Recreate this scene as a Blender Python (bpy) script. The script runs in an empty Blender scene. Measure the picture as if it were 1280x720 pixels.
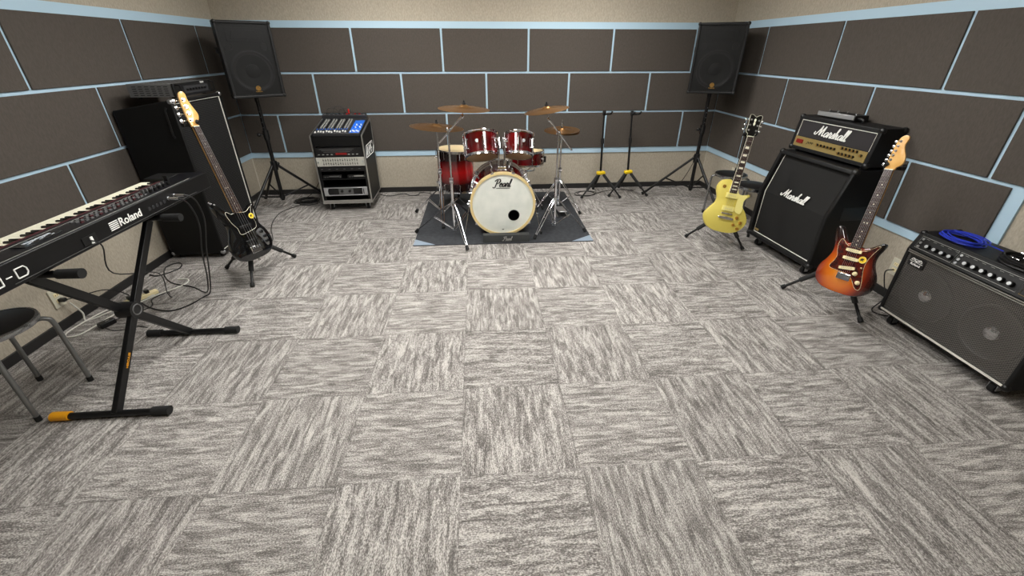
import bpy, bmesh, math, random
from math import sin, cos, pi, radians
from mathutils import Vector, Matrix, Euler
random.seed(7)
C = bpy.context.scene.collection
SC = bpy.context.scene

# ------------------------------------------------------------------ camera, light, exposure
YAW, PITCH, ROLL, FPX = 0.079, 0.481, 0.001, 521.1
cam_d = bpy.data.cameras.new('camera'); cam = bpy.data.objects.new('camera', cam_d); C.objects.link(cam)
SC.camera = cam
fw = Vector((sin(YAW)*cos(PITCH), cos(YAW)*cos(PITCH), -sin(PITCH)))
rt = Vector((cos(YAW), -sin(YAW), 0)); up = rt.cross(fw)
r2 = rt*cos(ROLL)+up*sin(ROLL); u2 = up*cos(ROLL)-rt*sin(ROLL)
mw = Matrix.Identity(4)
for i in range(3):
    mw[i][0] = r2[i]; mw[i][1] = u2[i]; mw[i][2] = -fw[i]
mw.translation = Vector((0.123, -2.636, 1.558))
cam.matrix_world = mw
cam_d.sensor_fit = 'HORIZONTAL'; cam_d.sensor_width = 36; cam_d.lens = FPX/1280*36
cam_d.shift_x = -0.5/1280; cam_d.shift_y = -26.0/1280
cam_d.clip_start = 0.05

w = bpy.data.worlds.new('world'); SC.world = w; w.use_nodes = True
w.node_tree.nodes['Background'].inputs[0].default_value = (0.8, 0.85, 1, 1)
w.node_tree.nodes['Background'].inputs[1].default_value = 0.05
SC.view_settings.view_transform = 'Standard'; SC.view_settings.look = 'None'
SC.view_settings.gamma = 1; SC.view_settings.use_curve_mapping = False
SC.view_settings.exposure = 1.38
LIGHT_STRENGTH = 13.0
LIGHT_COLOR = (1.0, 0.99, 0.955)
CEIL = 2.45
XL, XR, YB, YF = -2.506, 2.967, 2.456, -3.6
LIGHT_XY = [(-0.75, 1.2), (1.2, 1.2), (-0.75, -0.2), (1.2, -0.2), (0.22, -1.7)]

# ------------------------------------------------------------------ materials
def lin(c):
    c = c/255
    return c/12.92 if c <= 0.04045 else ((c+0.055)/1.055)**2.4
def rgb(r, g, b): return (lin(r), lin(g), lin(b), 1)
M = {}
def mat(name, col, rough=0.5, metal=0.0, spec=0.5, coat=0.0, emit=None, estr=1.0, bump=None, var=None):
    m = bpy.data.materials.new(name); m.use_nodes = True
    nt = m.node_tree; b = nt.nodes['Principled BSDF']
    b.inputs['Base Color'].default_value = rgb(*col); b.inputs['Roughness'].default_value = rough
    b.inputs['Metallic'].default_value = metal; b.inputs['Specular IOR Level'].default_value = spec
    b.inputs['Coat Weight'].default_value = coat; b.inputs['Coat Roughness'].default_value = 0.05
    if emit:
        b.inputs['Emission Color'].default_value = rgb(*emit); b.inputs['Emission Strength'].default_value = estr
    tc = nt.nodes.new('ShaderNodeTexCoord')
    if var:   # (scale, second colour)
        n = nt.nodes.new('ShaderNodeTexNoise'); n.inputs['Scale'].default_value = var[0]; n.inputs['Detail'].default_value = 4
        mx = nt.nodes.new('ShaderNodeMix'); mx.data_type = 'RGBA'
        mx.inputs[6].default_value = rgb(*col); mx.inputs[7].default_value = rgb(*var[1])
        r = nt.nodes.new('ShaderNodeMapRange'); r.inputs[1].default_value = .35; r.inputs[2].default_value = .65
        nt.links.new(tc.outputs['Object'], n.inputs['Vector']); nt.links.new(n.outputs['Fac'], r.inputs[0])
        nt.links.new(r.outputs[0], mx.inputs[0]); nt.links.new(mx.outputs[2], b.inputs['Base Color'])
    if bump:  # (scale, strength, distance)
        n = nt.nodes.new('ShaderNodeTexNoise'); n.inputs['Scale'].default_value = bump[0]; n.inputs['Detail'].default_value = 3
        bp = nt.nodes.new('ShaderNodeBump'); bp.inputs['Strength'].default_value = bump[1]; bp.inputs['Distance'].default_value = bump[2]
        nt.links.new(tc.outputs['Object'], n.inputs['Vector']); nt.links.new(n.outputs['Fac'], bp.inputs['Height'])
        nt.links.new(bp.outputs[0], b.inputs['Normal'])
    M[name] = m; return m

mat('chrome', (225, 226, 230), 0.12, 1.0)
mat('steel', (190, 192, 196), 0.28, 1.0)
mat('aluminium', (200, 200, 196), 0.38, 1.0)
mat('stool_chrome', (168, 170, 172), 0.25, 1.0)
mat('grey_leg', (140, 142, 142), 0.35, 0.8)
mat('black_plastic', (13, 13, 14), 0.42)
mat('black_metal', (13, 13, 14), 0.38, 0.2)
mat('black_gloss', (8, 8, 9), 0.12, coat=0.6)
mat('tolex', (13, 13, 14), 0.5, spec=0.35, bump=(260, 0.35, 0.002))
mat('tolex_dark', (10, 10, 10), 0.6, spec=0.3, bump=(260, 0.35, 0.002))
mat('rubber', (14, 14, 14), 0.75)
mat('foam', (38, 38, 38), 0.9, bump=(300, 0.3, 0.002))
mat('grille_cloth', (15, 14, 13), 0.9, bump=(420, 0.4, 0.001))
mat('grille_cloth_grey', (38, 35, 37), 0.9, bump=(420, 0.4, 0.001))
mat('piping', (222, 220, 210), 0.5)
mat('white_letter', (240, 240, 236), 0.45)
mat('grey_letter', (165, 165, 160), 0.5)
mat('gold_panel', (168, 146, 92), 0.35, 0.5)
mat('gold', (206, 160, 84), 0.3, 0.9)
mat('yellow', (236, 200, 20), 0.45)
mat('orange_yellow', (240, 165, 20), 0.5)
mat('cream', (240, 226, 180), 0.4)
mat('ivory', (240, 236, 214), 0.35)
mat('maple', (226, 178, 104), 0.3, coat=0.4, var=(18, (214, 160, 84)))
mat('rosewood', (62, 40, 30), 0.5, var=(40, (46, 28, 22)))
mat('tortoise', (46, 14, 12), 0.15, coat=0.5, var=(35, (84, 26, 16)))
mat('lp_yellow', (212, 195, 92), 0.42, 0.1, coat=0.25)
mat('pickguard_cream', (238, 226, 140), 0.3, coat=0.3)
mat('bass_black', (8, 8, 9), 0.1, coat=0.7)
mat('bronze', (176, 132, 84), 0.3, 0.95)
mat('bronze_dark', (120, 86, 60), 0.4, 0.9)
mat('drum_head', (240, 242, 234), 0.55, var=(9, (228, 232, 224)))
mat('coated_head', (226, 204, 160), 0.5)
mat('clear_head', (206, 172, 124), 0.25, coat=0.3)
mat('maple_hoop', (232, 208, 150), 0.3, coat=0.3)
mat('rug', (54, 56, 60), 0.95, bump=(300, 0.5, 0.003), var=(30, (44, 46, 50)))
mat('rug_corner', (132, 146, 160), 0.9, bump=(300, 0.4, 0.002))
mat('rug_pad', (58, 60, 60), 0.8, bump=(300, 0.4, 0.002))
mat('port_dark', (22, 14, 10), 0.9)
mat('red_plastic', (170, 26, 20), 0.4)
mat('red_light', (110, 18, 16), 0.4, emit=(255, 40, 30), estr=0.02)
mat('blue_plastic', (40, 110, 220), 0.4)
mat('blue_cable', (40, 60, 190), 0.45)
mat('black_cable', (16, 16, 17), 0.5)
mat('white_cable', (225, 224, 215), 0.45)
mat('outlet', (206, 202, 184), 0.4)
mat('outlet_slot', (60, 58, 52), 0.6)
mat('amp_grey', (104, 104, 104), 0.5, 0.2)
mat('amp_face', (58, 58, 60), 0.4, 0.3)
mat('eq_silver', (192, 191, 182), 0.45, 0.2)
mat('silver_face', (196, 198, 200), 0.3, 0.7)
mat('display', (20, 24, 26), 0.15, coat=0.5)
mat('screen_white', (210, 215, 225), 0.3)
mat('key_black', (14, 14, 14), 0.25)
mat('keyboard_top', (14, 14, 18), 0.3, coat=0.1)
mat('keyboard_body', (8, 8, 9), 0.45, spec=0.35)
mat('wine_strip', (70, 26, 30), 0.5)
mat('seat_vinyl', (20, 20, 21), 0.4, bump=(120, 0.15, 0.001))
mat('sticker_dark', (40, 24, 10), 0.5)
mat('backing_blue', (180, 208, 226), 0.6)
mat('baseboard', (34, 33, 33), 0.5)
mat('ceiling', (226, 224, 216), 0.9)
mat('lamp', (255, 255, 255), 0.5, emit=(255, 250, 240), estr=1)
mat('seam', (205, 200, 188), 0.7)

def wallpaper(name, c1, c2):
    m = mat(name, c1, 0.85)
    nt = m.node_tree; b = nt.nodes['Principled BSDF']; tc = nt.nodes.new('ShaderNodeTexCoord')
    mp = nt.nodes.new('ShaderNodeMapping'); mp.inputs['Scale'].default_value = (1, 1, 0.35)
    n = nt.nodes.new('ShaderNodeTexNoise'); n.inputs['Scale'].default_value = 130; n.inputs['Detail'].default_value = 5
    cr = nt.nodes.new('ShaderNodeMix'); cr.data_type = 'RGBA'; cr.inputs[6].default_value = rgb(*c1); cr.inputs[7].default_value = rgb(*c2)
    r = nt.nodes.new('ShaderNodeMapRange'); r.inputs[1].default_value = .35; r.inputs[2].default_value = .65
    bp = nt.nodes.new('ShaderNodeBump'); bp.inputs['Strength'].default_value = .25; bp.inputs['Distance'].default_value = .003
    L = nt.links.new
    L(tc.outputs['Object'], mp.inputs[0]); L(mp.outputs[0], n.inputs['Vector']); L(n.outputs['Fac'], r.inputs[0]); L(r.outputs[0], cr.inputs[0])
    L(cr.outputs[2], b.inputs['Base Color']); L(n.outputs['Fac'], bp.inputs['Height']); L(bp.outputs[0], b.inputs['Normal'])
wallpaper('wallpaper', (184, 175, 158), (166, 157, 142))
wallpaper('panel_fabric', (79, 72, 66), (71, 65, 59))

def carpet():
    m = bpy.data.materials.new('carpet'); m.use_nodes = True; M['carpet'] = m
    nt = m.node_tree; b = nt.nodes['Principled BSDF']; b.inputs['Roughness'].default_value = 0.95; b.inputs['Specular IOR Level'].default_value = 0.15
    N = nt.nodes.new; L = nt.links.new
    tc = N('ShaderNodeTexCoord'); sp = N('ShaderNodeSeparateXYZ'); L(tc.outputs['Object'], sp.inputs[0])
    def mth(op, a, bb=None, c=None):
        n = N('ShaderNodeMath'); n.operation = op
        for i, v in enumerate((a, bb, c)):
            if v is None: continue
            if isinstance(v, (int, float)): n.inputs[i].default_value = v
            else: L(v, n.inputs[i])
        return n.outputs[0]
    tx = mth('DIVIDE', sp.outputs[0], 0.5); ty = mth('DIVIDE', sp.outputs[1], 0.5)
    fx = mth('FLOOR', tx); fy = mth('FLOOR', ty)
    par = mth('FLOORED_MODULO', mth('ADD', fx, fy), 2.0)      # 1 = stripes along y
    ux = mth('SUBTRACT', tx, fx); uy = mth('SUBTRACT', ty, fy)
    tid = N('ShaderNodeCombineXYZ'); L(fx, tid.inputs[0]); L(fy, tid.inputs[1])
    wn = N('ShaderNodeTexWhiteNoise'); wn.noise_dimensions = '2D'; L(tid.outputs[0], wn.inputs['Vector'])
    def pick(a, c):
        n = N('ShaderNodeMix'); n.data_type = 'FLOAT'; L(par, n.inputs[0]); L(a, n.inputs[2]); L(c, n.inputs[3]); return n.outputs[0]
    al = pick(sp.outputs[0], sp.outputs[1]); ac = pick(sp.outputs[1], sp.outputs[0])
    off = mth('MULTIPLY', wn.outputs['Value'], 37.0)
    def vec(sa, sb):
        n = N('ShaderNodeCombineXYZ'); L(mth('MULTIPLY', al, sa), n.inputs[0]); L(mth('MULTIPLY', ac, sb), n.inputs[1]); L(off, n.inputs[2]); return n.outputs[0]
    n1 = N('ShaderNodeTexNoise'); n1.inputs['Scale'].default_value = 1; n1.inputs['Detail'].default_value = 4; n1.inputs['Roughness'].default_value = .62; n1.inputs['Distortion'].default_value = 0.7
    L(vec(7.0, 42), n1.inputs['Vector'])
    n2 = N('ShaderNodeTexNoise'); n2.inputs['Scale'].default_value = 1; n2.inputs['Detail'].default_value = 2
    L(vec(150, 300), n2.inputs['Vector'])
    wv = mth('SINE', mth('MULTIPLY', ac, 2*pi/0.0055))
    cr = N('ShaderNodeValToRGB'); cr.color_ramp.elements[0].position = .32; cr.color_ramp.elements[1].position = .70
    cr.color_ramp.elements[0].color = rgb(98, 94, 91); cr.color_ramp.elements[1].color = rgb(200, 195, 190)
    e = cr.color_ramp.elements.new(.52); e.color = rgb(148, 143, 139)
    s = mth('ADD', n1.outputs['Fac'], mth('MULTIPLY', mth('SUBTRACT', n2.outputs['Fac'], .5), 1.0))
    s = mth('ADD', s, mth('MULTIPLY', wv, 0.045))
    L(s, cr.inputs[0])
    # seams
    ex = mth('MINIMUM', ux, mth('SUBTRACT', 1.0, ux)); ey = mth('MINIMUM', uy, mth('SUBTRACT', 1.0, uy))
    ed = mth('LESS_THAN', mth('MINIMUM', ex, ey), 0.005)
    mx = N('ShaderNodeMix'); mx.data_type = 'RGBA'; L(mth('MULTIPLY', ed, .2), mx.inputs[0]); L(cr.outputs[0], mx.inputs[6]); mx.inputs[7].default_value = rgb(60, 58, 56)
    # slight tone difference of each tile
    hs = N('ShaderNodeHueSaturation'); L(mx.outputs[2], hs.inputs['Color']); L(mth('ADD', mth('MULTIPLY', wn.outputs['Value'], .10), .95), hs.inputs['Value'])
    L(hs.outputs[0], b.inputs['Base Color'])
    bp = N('ShaderNodeBump'); bp.inputs['Strength'].default_value = .5; bp.inputs['Distance'].default_value = .004
    L(mth('ADD', n2.outputs['Fac'], mth('MULTIPLY', wv, .25)), bp.inputs['Height']); L(bp.outputs[0], b.inputs['Normal'])
carpet()

def perforated(name, col, scale, frac, axes=(0, 2)):
    m = mat(name, col, 0.5, 0.3); nt = m.node_tree; N = nt.nodes.new; L = nt.links.new
    b = nt.nodes['Principled BSDF']; out = nt.nodes['Material Output']
    tc = N('ShaderNodeTexCoord'); sp = N('ShaderNodeSeparateXYZ'); L(tc.outputs['Object'], sp.inputs[0])
    def mth(op, a, bb=None):
        n = N('ShaderNodeMath'); n.operation = op
        for i, v in enumerate((a, bb)):
            if v is None: continue
            if isinstance(v, (int, float)): n.inputs[i].default_value = v
            else: L(v, n.inputs[i])
        return n.outputs[0]
    a = mth('SINE', mth('MULTIPLY', sp.outputs[axes[0]], 2*pi/scale)); c = mth('SINE', mth('MULTIPLY', sp.outputs[axes[1]], 2*pi/scale))
    g = mth('GREATER_THAN', mth('MULTIPLY', a, c), frac)
    tr = N('ShaderNodeBsdfTransparent'); ms = N('ShaderNodeMixShader')
    L(g, ms.inputs[0]); L(b.outputs[0], ms.inputs[1]); L(tr.outputs[0], ms.inputs[2]); L(ms.outputs[0], out.inputs[0])
perforated('perforated_steel', (13, 13, 13), 0.009, 0.15)
perforated('woven_mesh', (128, 124, 120), 0.0095, -0.12)

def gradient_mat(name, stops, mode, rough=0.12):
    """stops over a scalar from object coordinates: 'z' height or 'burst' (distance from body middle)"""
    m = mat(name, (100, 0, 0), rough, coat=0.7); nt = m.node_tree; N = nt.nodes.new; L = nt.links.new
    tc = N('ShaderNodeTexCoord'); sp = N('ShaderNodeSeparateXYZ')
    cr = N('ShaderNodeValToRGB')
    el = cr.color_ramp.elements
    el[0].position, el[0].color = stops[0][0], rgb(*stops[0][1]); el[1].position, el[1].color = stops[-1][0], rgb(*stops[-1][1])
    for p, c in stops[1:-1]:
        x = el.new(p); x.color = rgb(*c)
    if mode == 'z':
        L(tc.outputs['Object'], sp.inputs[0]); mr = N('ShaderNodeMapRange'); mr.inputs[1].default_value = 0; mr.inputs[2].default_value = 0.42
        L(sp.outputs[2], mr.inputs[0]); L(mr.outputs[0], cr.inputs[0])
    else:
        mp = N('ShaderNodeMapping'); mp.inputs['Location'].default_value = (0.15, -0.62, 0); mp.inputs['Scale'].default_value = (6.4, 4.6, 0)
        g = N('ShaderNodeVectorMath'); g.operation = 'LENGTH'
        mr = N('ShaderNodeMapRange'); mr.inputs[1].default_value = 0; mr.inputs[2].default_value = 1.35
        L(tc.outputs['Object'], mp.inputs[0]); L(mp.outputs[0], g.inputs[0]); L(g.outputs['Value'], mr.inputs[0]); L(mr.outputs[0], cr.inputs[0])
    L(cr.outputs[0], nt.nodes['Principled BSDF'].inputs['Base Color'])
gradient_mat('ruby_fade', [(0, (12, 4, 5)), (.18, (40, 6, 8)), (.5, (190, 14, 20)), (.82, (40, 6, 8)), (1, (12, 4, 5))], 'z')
mat('ruby', (112, 8, 14), 0.12, coat=0.8, var=(6, (70, 5, 10)))
mat('ruby_dark', (84, 8, 14), 0.12, coat=0.8, var=(5, (60, 6, 12)))
gradient_mat('sunburst', [(0, (204, 126, 26)), (.36, (192, 98, 14)), (.54, (146, 50, 8)), (.66, (88, 22, 8)), (.8, (34, 10, 8)), (1, (16, 7, 7))], 'burst')

# ------------------------------------------------------------------ mesh helpers
class MB:
    def __init__(s): s.bm = bmesh.new(); s.mi = 0
    def _v(s, co): return s.bm.verts.new(co)
    def _f(s, vs):
        try: f = s.bm.faces.new(vs)
        except ValueError: return None
        f.material_index = s.mi; return f
    def box(s, c, size, Mx=None, top=(1, 1)):
        a, b, d = (x/2 for x in size); c = Vector(c); v = []
        for z in (-1, 1):
            k = top if z > 0 else (1, 1)
            for x, y in ((-1, -1), (1, -1), (1, 1), (-1, 1)):
                p = Vector((x*a*k[0], y*b*k[1], z*d)) + c
                v.append(s._v(Mx @ p if Mx else p))
        for f in ((3, 2, 1, 0), (4, 5, 6, 7), (0, 1, 5, 4), (1, 2, 6, 5), (2, 3, 7, 6), (3, 0, 4, 7)): s._f([v[i] for i in f])
        return s
    def ring(s, c, ax, ay, r, n, r2=None): return [s._v(c+ax*r*cos(2*pi*i/n)+ay*(r2 or r)*sin(2*pi*i/n)) for i in range(n)]
    def cone(s, p0, p1, r0, r1=None, n=14, caps=True):
        p0, p1 = Vector(p0), Vector(p1); r1 = r0 if r1 is None else r1
        d = (p1-p0).normalized(); ax = d.orthogonal().normalized(); ay = d.cross(ax)
        a = s.ring(p0, ax, ay, r0, n); b = s.ring(p1, ax, ay, r1, n)
        for i in range(n): s._f([a[i], a[(i+1) % n], b[(i+1) % n], b[i]])
        if caps: s._f(a[::-1]); s._f(b)
        return s
    def tube(s, pts, r, n=8, closed=False, smooth=0):
        pts = [Vector(p) for p in pts]
        if smooth: pts = catmull(pts, smooth, closed)
        m = len(pts); rings = []; ref = None
        for i, p in enumerate(pts):
            if closed: t = pts[(i+1) % m]-pts[i-1]
            else: t = pts[min(i+1, m-1)]-pts[max(i-1, 0)]
            if t.length < 1e-9: t = Vector((0, 0, 1))
            t.normalize()
            ax = t.orthogonal().normalized() if ref is None else (ref-t*ref.dot(t))
            if ax.length < 1e-6: ax = t.orthogonal()
            ax.normalize(); ref = ax
            rings.append(s.ring(p, ax, t.cross(ax), r, n))
        for k in range(m if closed else m-1):
            a, b = rings[k], rings[(k+1) % m]
            for i in range(n): s._f([a[i], a[(i+1) % n], b[(i+1) % n], b[i]])
        if not closed: s._f(rings[0][::-1]); s._f(rings[-1])
        return s
    def lathe(s, prof, Mx=None, n=32, closed=False):
        rings = []
        for r, z in prof:
            if r < 1e-6: rings.append([s._v(Mx @ Vector((0, 0, z)) if Mx else Vector((0, 0, z)))]); continue
            rings.append([s._v((Mx @ Vector((r*cos(2*pi*i/n), r*sin(2*pi*i/n), z))) if Mx else Vector((r*cos(2*pi*i/n), r*sin(2*pi*i/n), z))) for i in range(n)])
        K = len(rings)
        for k in range(K if closed else K-1):
            a, b = rings[k], rings[(k+1) % K]
            for i in range(n):
                j = (i+1) % n
                if len(a) == 1 and len(b) > 1: s._f([a[0], b[j], b[i]])
                elif len(b) == 1 and len(a) > 1: s._f([a[i], a[j], b[0]])
                elif len(a) > 1: s._f([a[i], a[j], b[j], b[i]])
        return s
    def prism(s, poly, z0, z1, Mx=None, inset=0.0):
        """poly in xy extruded along z; inset rounds the rim a little"""
        area = sum(poly[i][0]*poly[(i+1) % len(poly)][1]-poly[(i+1) % len(poly)][0]*poly[i][1] for i in range(len(poly)))
        if area < 0: poly = poly[::-1]
        T = (lambda p: Mx @ Vector(p)) if Mx else Vector
        n = len(poly)
        def off(d):
            o = []
            for i in range(n):
                a, b, c = Vector(poly[i-1]), Vector(poly[i]), Vector(poly[(i+1) % n])
                t = (c-a); t = t.normalized() if t.length > 1e-9 else Vector((1, 0))
                o.append((b[0]-t[1]*d, b[1]+t[0]*d))
            return o
        if inset > 0:
            lv = [(inset, z0), (inset*.3, z0+inset*.3), (0, z0+inset), (0, z1-inset), (inset*.3, z1-inset*.3), (inset, z1)]
        else: lv = [(0, z0), (0, z1)]
        rs = [[s._v(T((x, y, z))) for x, y in (off(d) if d else poly)] for d, z in lv]
        for a, b in zip(rs, rs[1:]):
            for i in range(n): s._f([a[i], a[(i+1) % n], b[(i+1) % n], b[i]])
        s._f(rs[0][::-1]); s._f(rs[-1]); return s
    def ball(s, c, r, sz=(1, 1, 1), n=14):
        prof = [(r*sin(pi*i/8), -r*cos(pi*i/8)) for i in range(9)]
        prof[0] = (0, -r); prof[-1] = (0, r)
        return s.lathe(prof, Matrix.Translation(c) @ Matrix.Diagonal((*sz, 1)), n)
    def torus(s, c, R, r, Mx=None, n=36, m=8, sy=1):
        T = Matrix.Translation(c) @ (Mx if Mx else Matrix.Identity(4))
        pts = [T @ Vector((R*cos(2*pi*i/n), R*sy*sin(2*pi*i/n), 0)) for i in range(n)]
        return s.tube(pts, r, m, closed=True)

def catmull(P, k=6, closed=False):
    n = len(P); out = []
    for i in range(n if closed else n-1):
        if closed: a, b, c, d = P[i-1], P[i], P[(i+1) % n], P[(i+2) % n]
        else: a, b, c, d = P[max(i-1, 0)], P[i], P[i+1], P[min(i+2, n-1)]
        for j in range(k):
            t = j/k
            out.append(0.5*((2*b)+(c-a)*t+(2*a-5*b+4*c-d)*t*t+(3*b-a-3*c+d)*t**3))
    if not closed: out.append(P[-1])
    return out
def smooth2(poly, k=5): return [(p[0], p[1]) for p in catmull([Vector((x, y, 0)) for x, y in poly], k, True)]

def obj(name, mb, mats, parent=None, bevel=0.0, loc=None, rot=None):
    me = bpy.data.meshes.new(name); bmesh.ops.recalc_face_normals(mb.bm, faces=mb.bm.faces)
    mb.bm.to_mesh(me); mb.bm.free()
    for m in (mats if isinstance(mats, (list, tuple)) else [mats]): me.materials.append(M[m])
    me.polygons.foreach_set('use_smooth', [True]*len(me.polygons)); me.set_sharp_from_angle(angle=radians(38))
    o = bpy.data.objects.new(name, me); C.objects.link(o)
    if parent: o.parent = parent
    if loc: o.location = loc
    if rot: o.rotation_euler = rot
    if bevel:
        bv = o.modifiers.new('bevel', 'BEVEL'); bv.width = bevel; bv.segments = 2; bv.limit_method = 'ANGLE'; bv.angle_limit = radians(50)
    return o
def tag(o, label, cat, group=None):
    o['label'] = label; o['category'] = cat
    if group: o['group'] = group
    return o
def thing(name, label, cat, loc=(0, 0, 0), rz=0, group=None, matrix=None):
    o = bpy.data.objects.new(name, None); C.objects.link(o); o.empty_display_size = .1
    if matrix is not None: o.location = matrix.to_translation(); o.rotation_euler = matrix.to_euler()
    else: o.location = loc; o.rotation_euler = (0, 0, rz)
    return tag(o, label, cat, group)
def struct(name, mb, m, bevel=0, parent=None):
    o = obj(name, mb, m, parent, bevel); o['kind'] = 'structure'; return o
def dup(root, loc, rz, label, group=None):
    def cp(o, par):
        c = o.copy(); C.objects.link(c); c.parent = par
        for ch in kids[o]: cp(ch, c)
        return c
    kids = {}
    def walk(o): kids[o] = list(o.children); [walk(x) for x in kids[o]]
    walk(root)
    r = cp(root, None); r.location = loc; r.rotation_euler = (0, 0, rz); r['label'] = label
    if group: r['group'] = group
    return r

FRONT = Matrix(((1, 0, 0, 0), (0, 0, -1, 0), (0, 1, 0, 0), (0, 0, 0, 1)))   # xy plane of drawing -> local xz, facing -y
def on_front(x, y, z): return Matrix.Translation((x, y, z)) @ FRONT

def text(mb, s, size, Mx, shear=0.0, ext=0.0006, bold=0.0, sx=1.0):
    cu = bpy.data.curves.new('t', 'FONT'); cu.body = s; cu.size = size; cu.align_x = 'CENTER'; cu.align_y = 'CENTER'
    cu.shear = shear; cu.extrude = ext; cu.offset = bold; cu.resolution_u = 3
    o = bpy.data.objects.new('t', cu); C.objects.link(o)
    bpy.context.view_layer.update()
    me = bpy.data.meshes.new_from_object(o.evaluated_get(bpy.context.evaluated_depsgraph_get()))
    me.transform(Mx @ Matrix.Diagonal((sx, 1, 1, 1)))
    for p in me.polygons: p.material_index = mb.mi
    k = len(mb.bm.faces); mb.bm.from_mesh(me); mb.bm.faces.ensure_lookup_table()
    for f in mb.bm.faces[k:]: f.material_index = mb.mi
    bpy.data.objects.remove(o); bpy.data.curves.remove(cu); bpy.data.meshes.remove(me)
    return mb

SCRIPT = {
 'M': (2.05, [[(-.45, .75), (-.55, .35), (-.2, .15), (.15, .6), (.5, 1.5), (.62, 2.1)], [(.62, 2.1), (.72, 1.2), (.8, .15)], [(.8, .15), (1.15, 1.2), (1.5, 2.1)], [(1.5, 2.1), (1.5, 1.0), (1.58, .12), (1.95, .25)]]),
 'a': (1.05, [[(.82, .85), (.5, 1.0), (.12, .65), (.1, .2), (.35, 0), (.65, .35), (.82, .95)], [(.82, .95), (.78, .3), (.9, 0), (1.1, .25)]]),
 'r': (.85, [[(-.02, .2), (.15, .85), (.25, 1.12), (.35, .9), (.62, .95)], [(.62, .95), (.5, .4), (.62, 0), (.88, .22)]]),
 's': (.72, [[(-.05, .2), (.25, .75), (.38, 1.12), (.5, .5), (.38, .05), (.05, .08)], [(.38, .02), (.75, .25)]]),
 'h': (.9, [[(.02, .1), (.12, .9), (.3, 1.9), (.18, 2.1), (.08, 1.2), (.05, 0)], [(.05, .2), (.3, .9), (.52, .9), (.5, .3), (.62, 0), (.92, .25)]]),
 'l': (.5, [[(-.02, .2), (.25, 1.2), (.36, 2.0), (.2, 2.05), (.1, .9), (.2, 0), (.52, .2)]]),
 'e': (.72, [[(.08, .5), (.45, .6), (.52, .9), (.3, 1.02), (.06, .6), (.12, .1), (.4, 0), (.74, .22)]]),
 'P': (1.2, [[(.38, 1.95), (.2, .9), (.0, -.15), (-.35, -.3), (-.55, 0)], [(-.35, 1.5), (.0, 2.0), (.7, 2.15), (1.12, 1.75), (.9, 1.15), (.28, .9)]]),
}
def script(mb, word, xh, Mx, shear=0.28, pen=0.17, underline=None):
    tot = sum(SCRIPT[c][0] for c in word); x = -tot/2
    strokes = []
    for c in word:
        adv, st = SCRIPT[c]
        for s_ in st: strokes.append([(px+x, py) for px, py in s_])
        x += adv
    if underline: strokes.append(underline)
    for s_ in strokes:
        P = catmull([Vector(((px+shear*py)*xh, (py-.9)*xh, 0)) for px, py in s_], 5)
        rows = []
        for i, p in enumerate(P):
            t = (P[min(i+1, len(P)-1)]-P[max(i-1, 0)]).normalized()
            wdt = pen*xh*(0.45+0.75*abs(t.y))
            nrm = Vector((-t.y, t.x, 0))*wdt*.5*1.6
            rows.append([mb._v(Mx @ (p+nrm*sg+Vector((0, 0, h)))) for sg, h in ((-1, 0), (-1, .0012), (1, .0012), (1, 0))])
        for a, b in zip(rows, rows[1:]):
            for i in range(3): mb._f([a[i], b[i], b[i+1], a[i+1]])
        mb._f(rows[0]); mb._f(rows[-1][::-1])
    return mb

# ------------------------------------------------------------------ room shell
cx, cy = (XL+XR)/2, (YB+YF)/2; W, D = XR-XL, YB-YF
struct('floor', MB().box((0, 0, -.05), (12, 12, .1)), 'carpet')
o = struct('ceiling', MB().box((cx, cy, CEIL+.05), (W+.4, D+.4, .1)), 'ceiling')
struct('wall_back', MB().box((cx, YB+.1, CEIL/2), (W+.4, .2, CEIL)), 'wallpaper')
struct('wall_front', MB().box((cx, YF-.1, CEIL/2), (W+.4, .2, CEIL)), 'wallpaper')
struct('wall_left', MB().box((XL-.1, cy, CEIL/2), (.2, D, CEIL)), 'wallpaper')
struct('wall_right', MB().box((XR+.1, cy, CEIL/2), (.2, D, CEIL)), 'wallpaper')
struct('baseboard_back', MB().box((cx, YB-.006, .03), (W, .012, .06)), 'baseboard', .002)
struct('baseboard_left', MB().box((XL+.006, cy, .03), (.012, D-.02, .06)), 'baseboard', .002)
struct('baseboard_right', MB().box((XR-.006, cy, .03), (.012, D-.02, .06)), 'baseboard', .002)
struct('baseboard_front', MB().box((cx, YF+.006, .03), (W, .012, .06)), 'baseboard', .002)
# blue backing boards that show as bands and joints between the fabric panels
Z0, Z1 = 0.442, 1.82
struct('trim_1', MB().box((cx, YB-.006, (Z0+Z1)/2), (W, .012, Z1-Z0)), 'backing_blue')
YL_END = -2.6
struct('trim_2', MB().box((XL+.006, (YB+YL_END)/2, (Z0+Z1)/2), (.012, YB-YL_END-.02, Z1-Z0)), 'backing_blue')
mb = MB(); R_END = -.765
mb.box((XR-.006, (YB+R_END)/2, (Z0+.93)/2), (.012, YB-R_END-.02, .93-Z0)); mb.box((XR-.006, (YB-2.6)/2, (.93+Z1)/2), (.012, YB+2.6-.02, Z1-.93))
struct('trim_3', mb, 'backing_blue')
struct('trim_4', MB().box((XL+.004, YB-.004, .25), (.006, .006, .38)), 'seam')
struct('trim_5', MB().box((XR-.004, YB-.004, .25), (.006, .006, .38)), 'seam')

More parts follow.
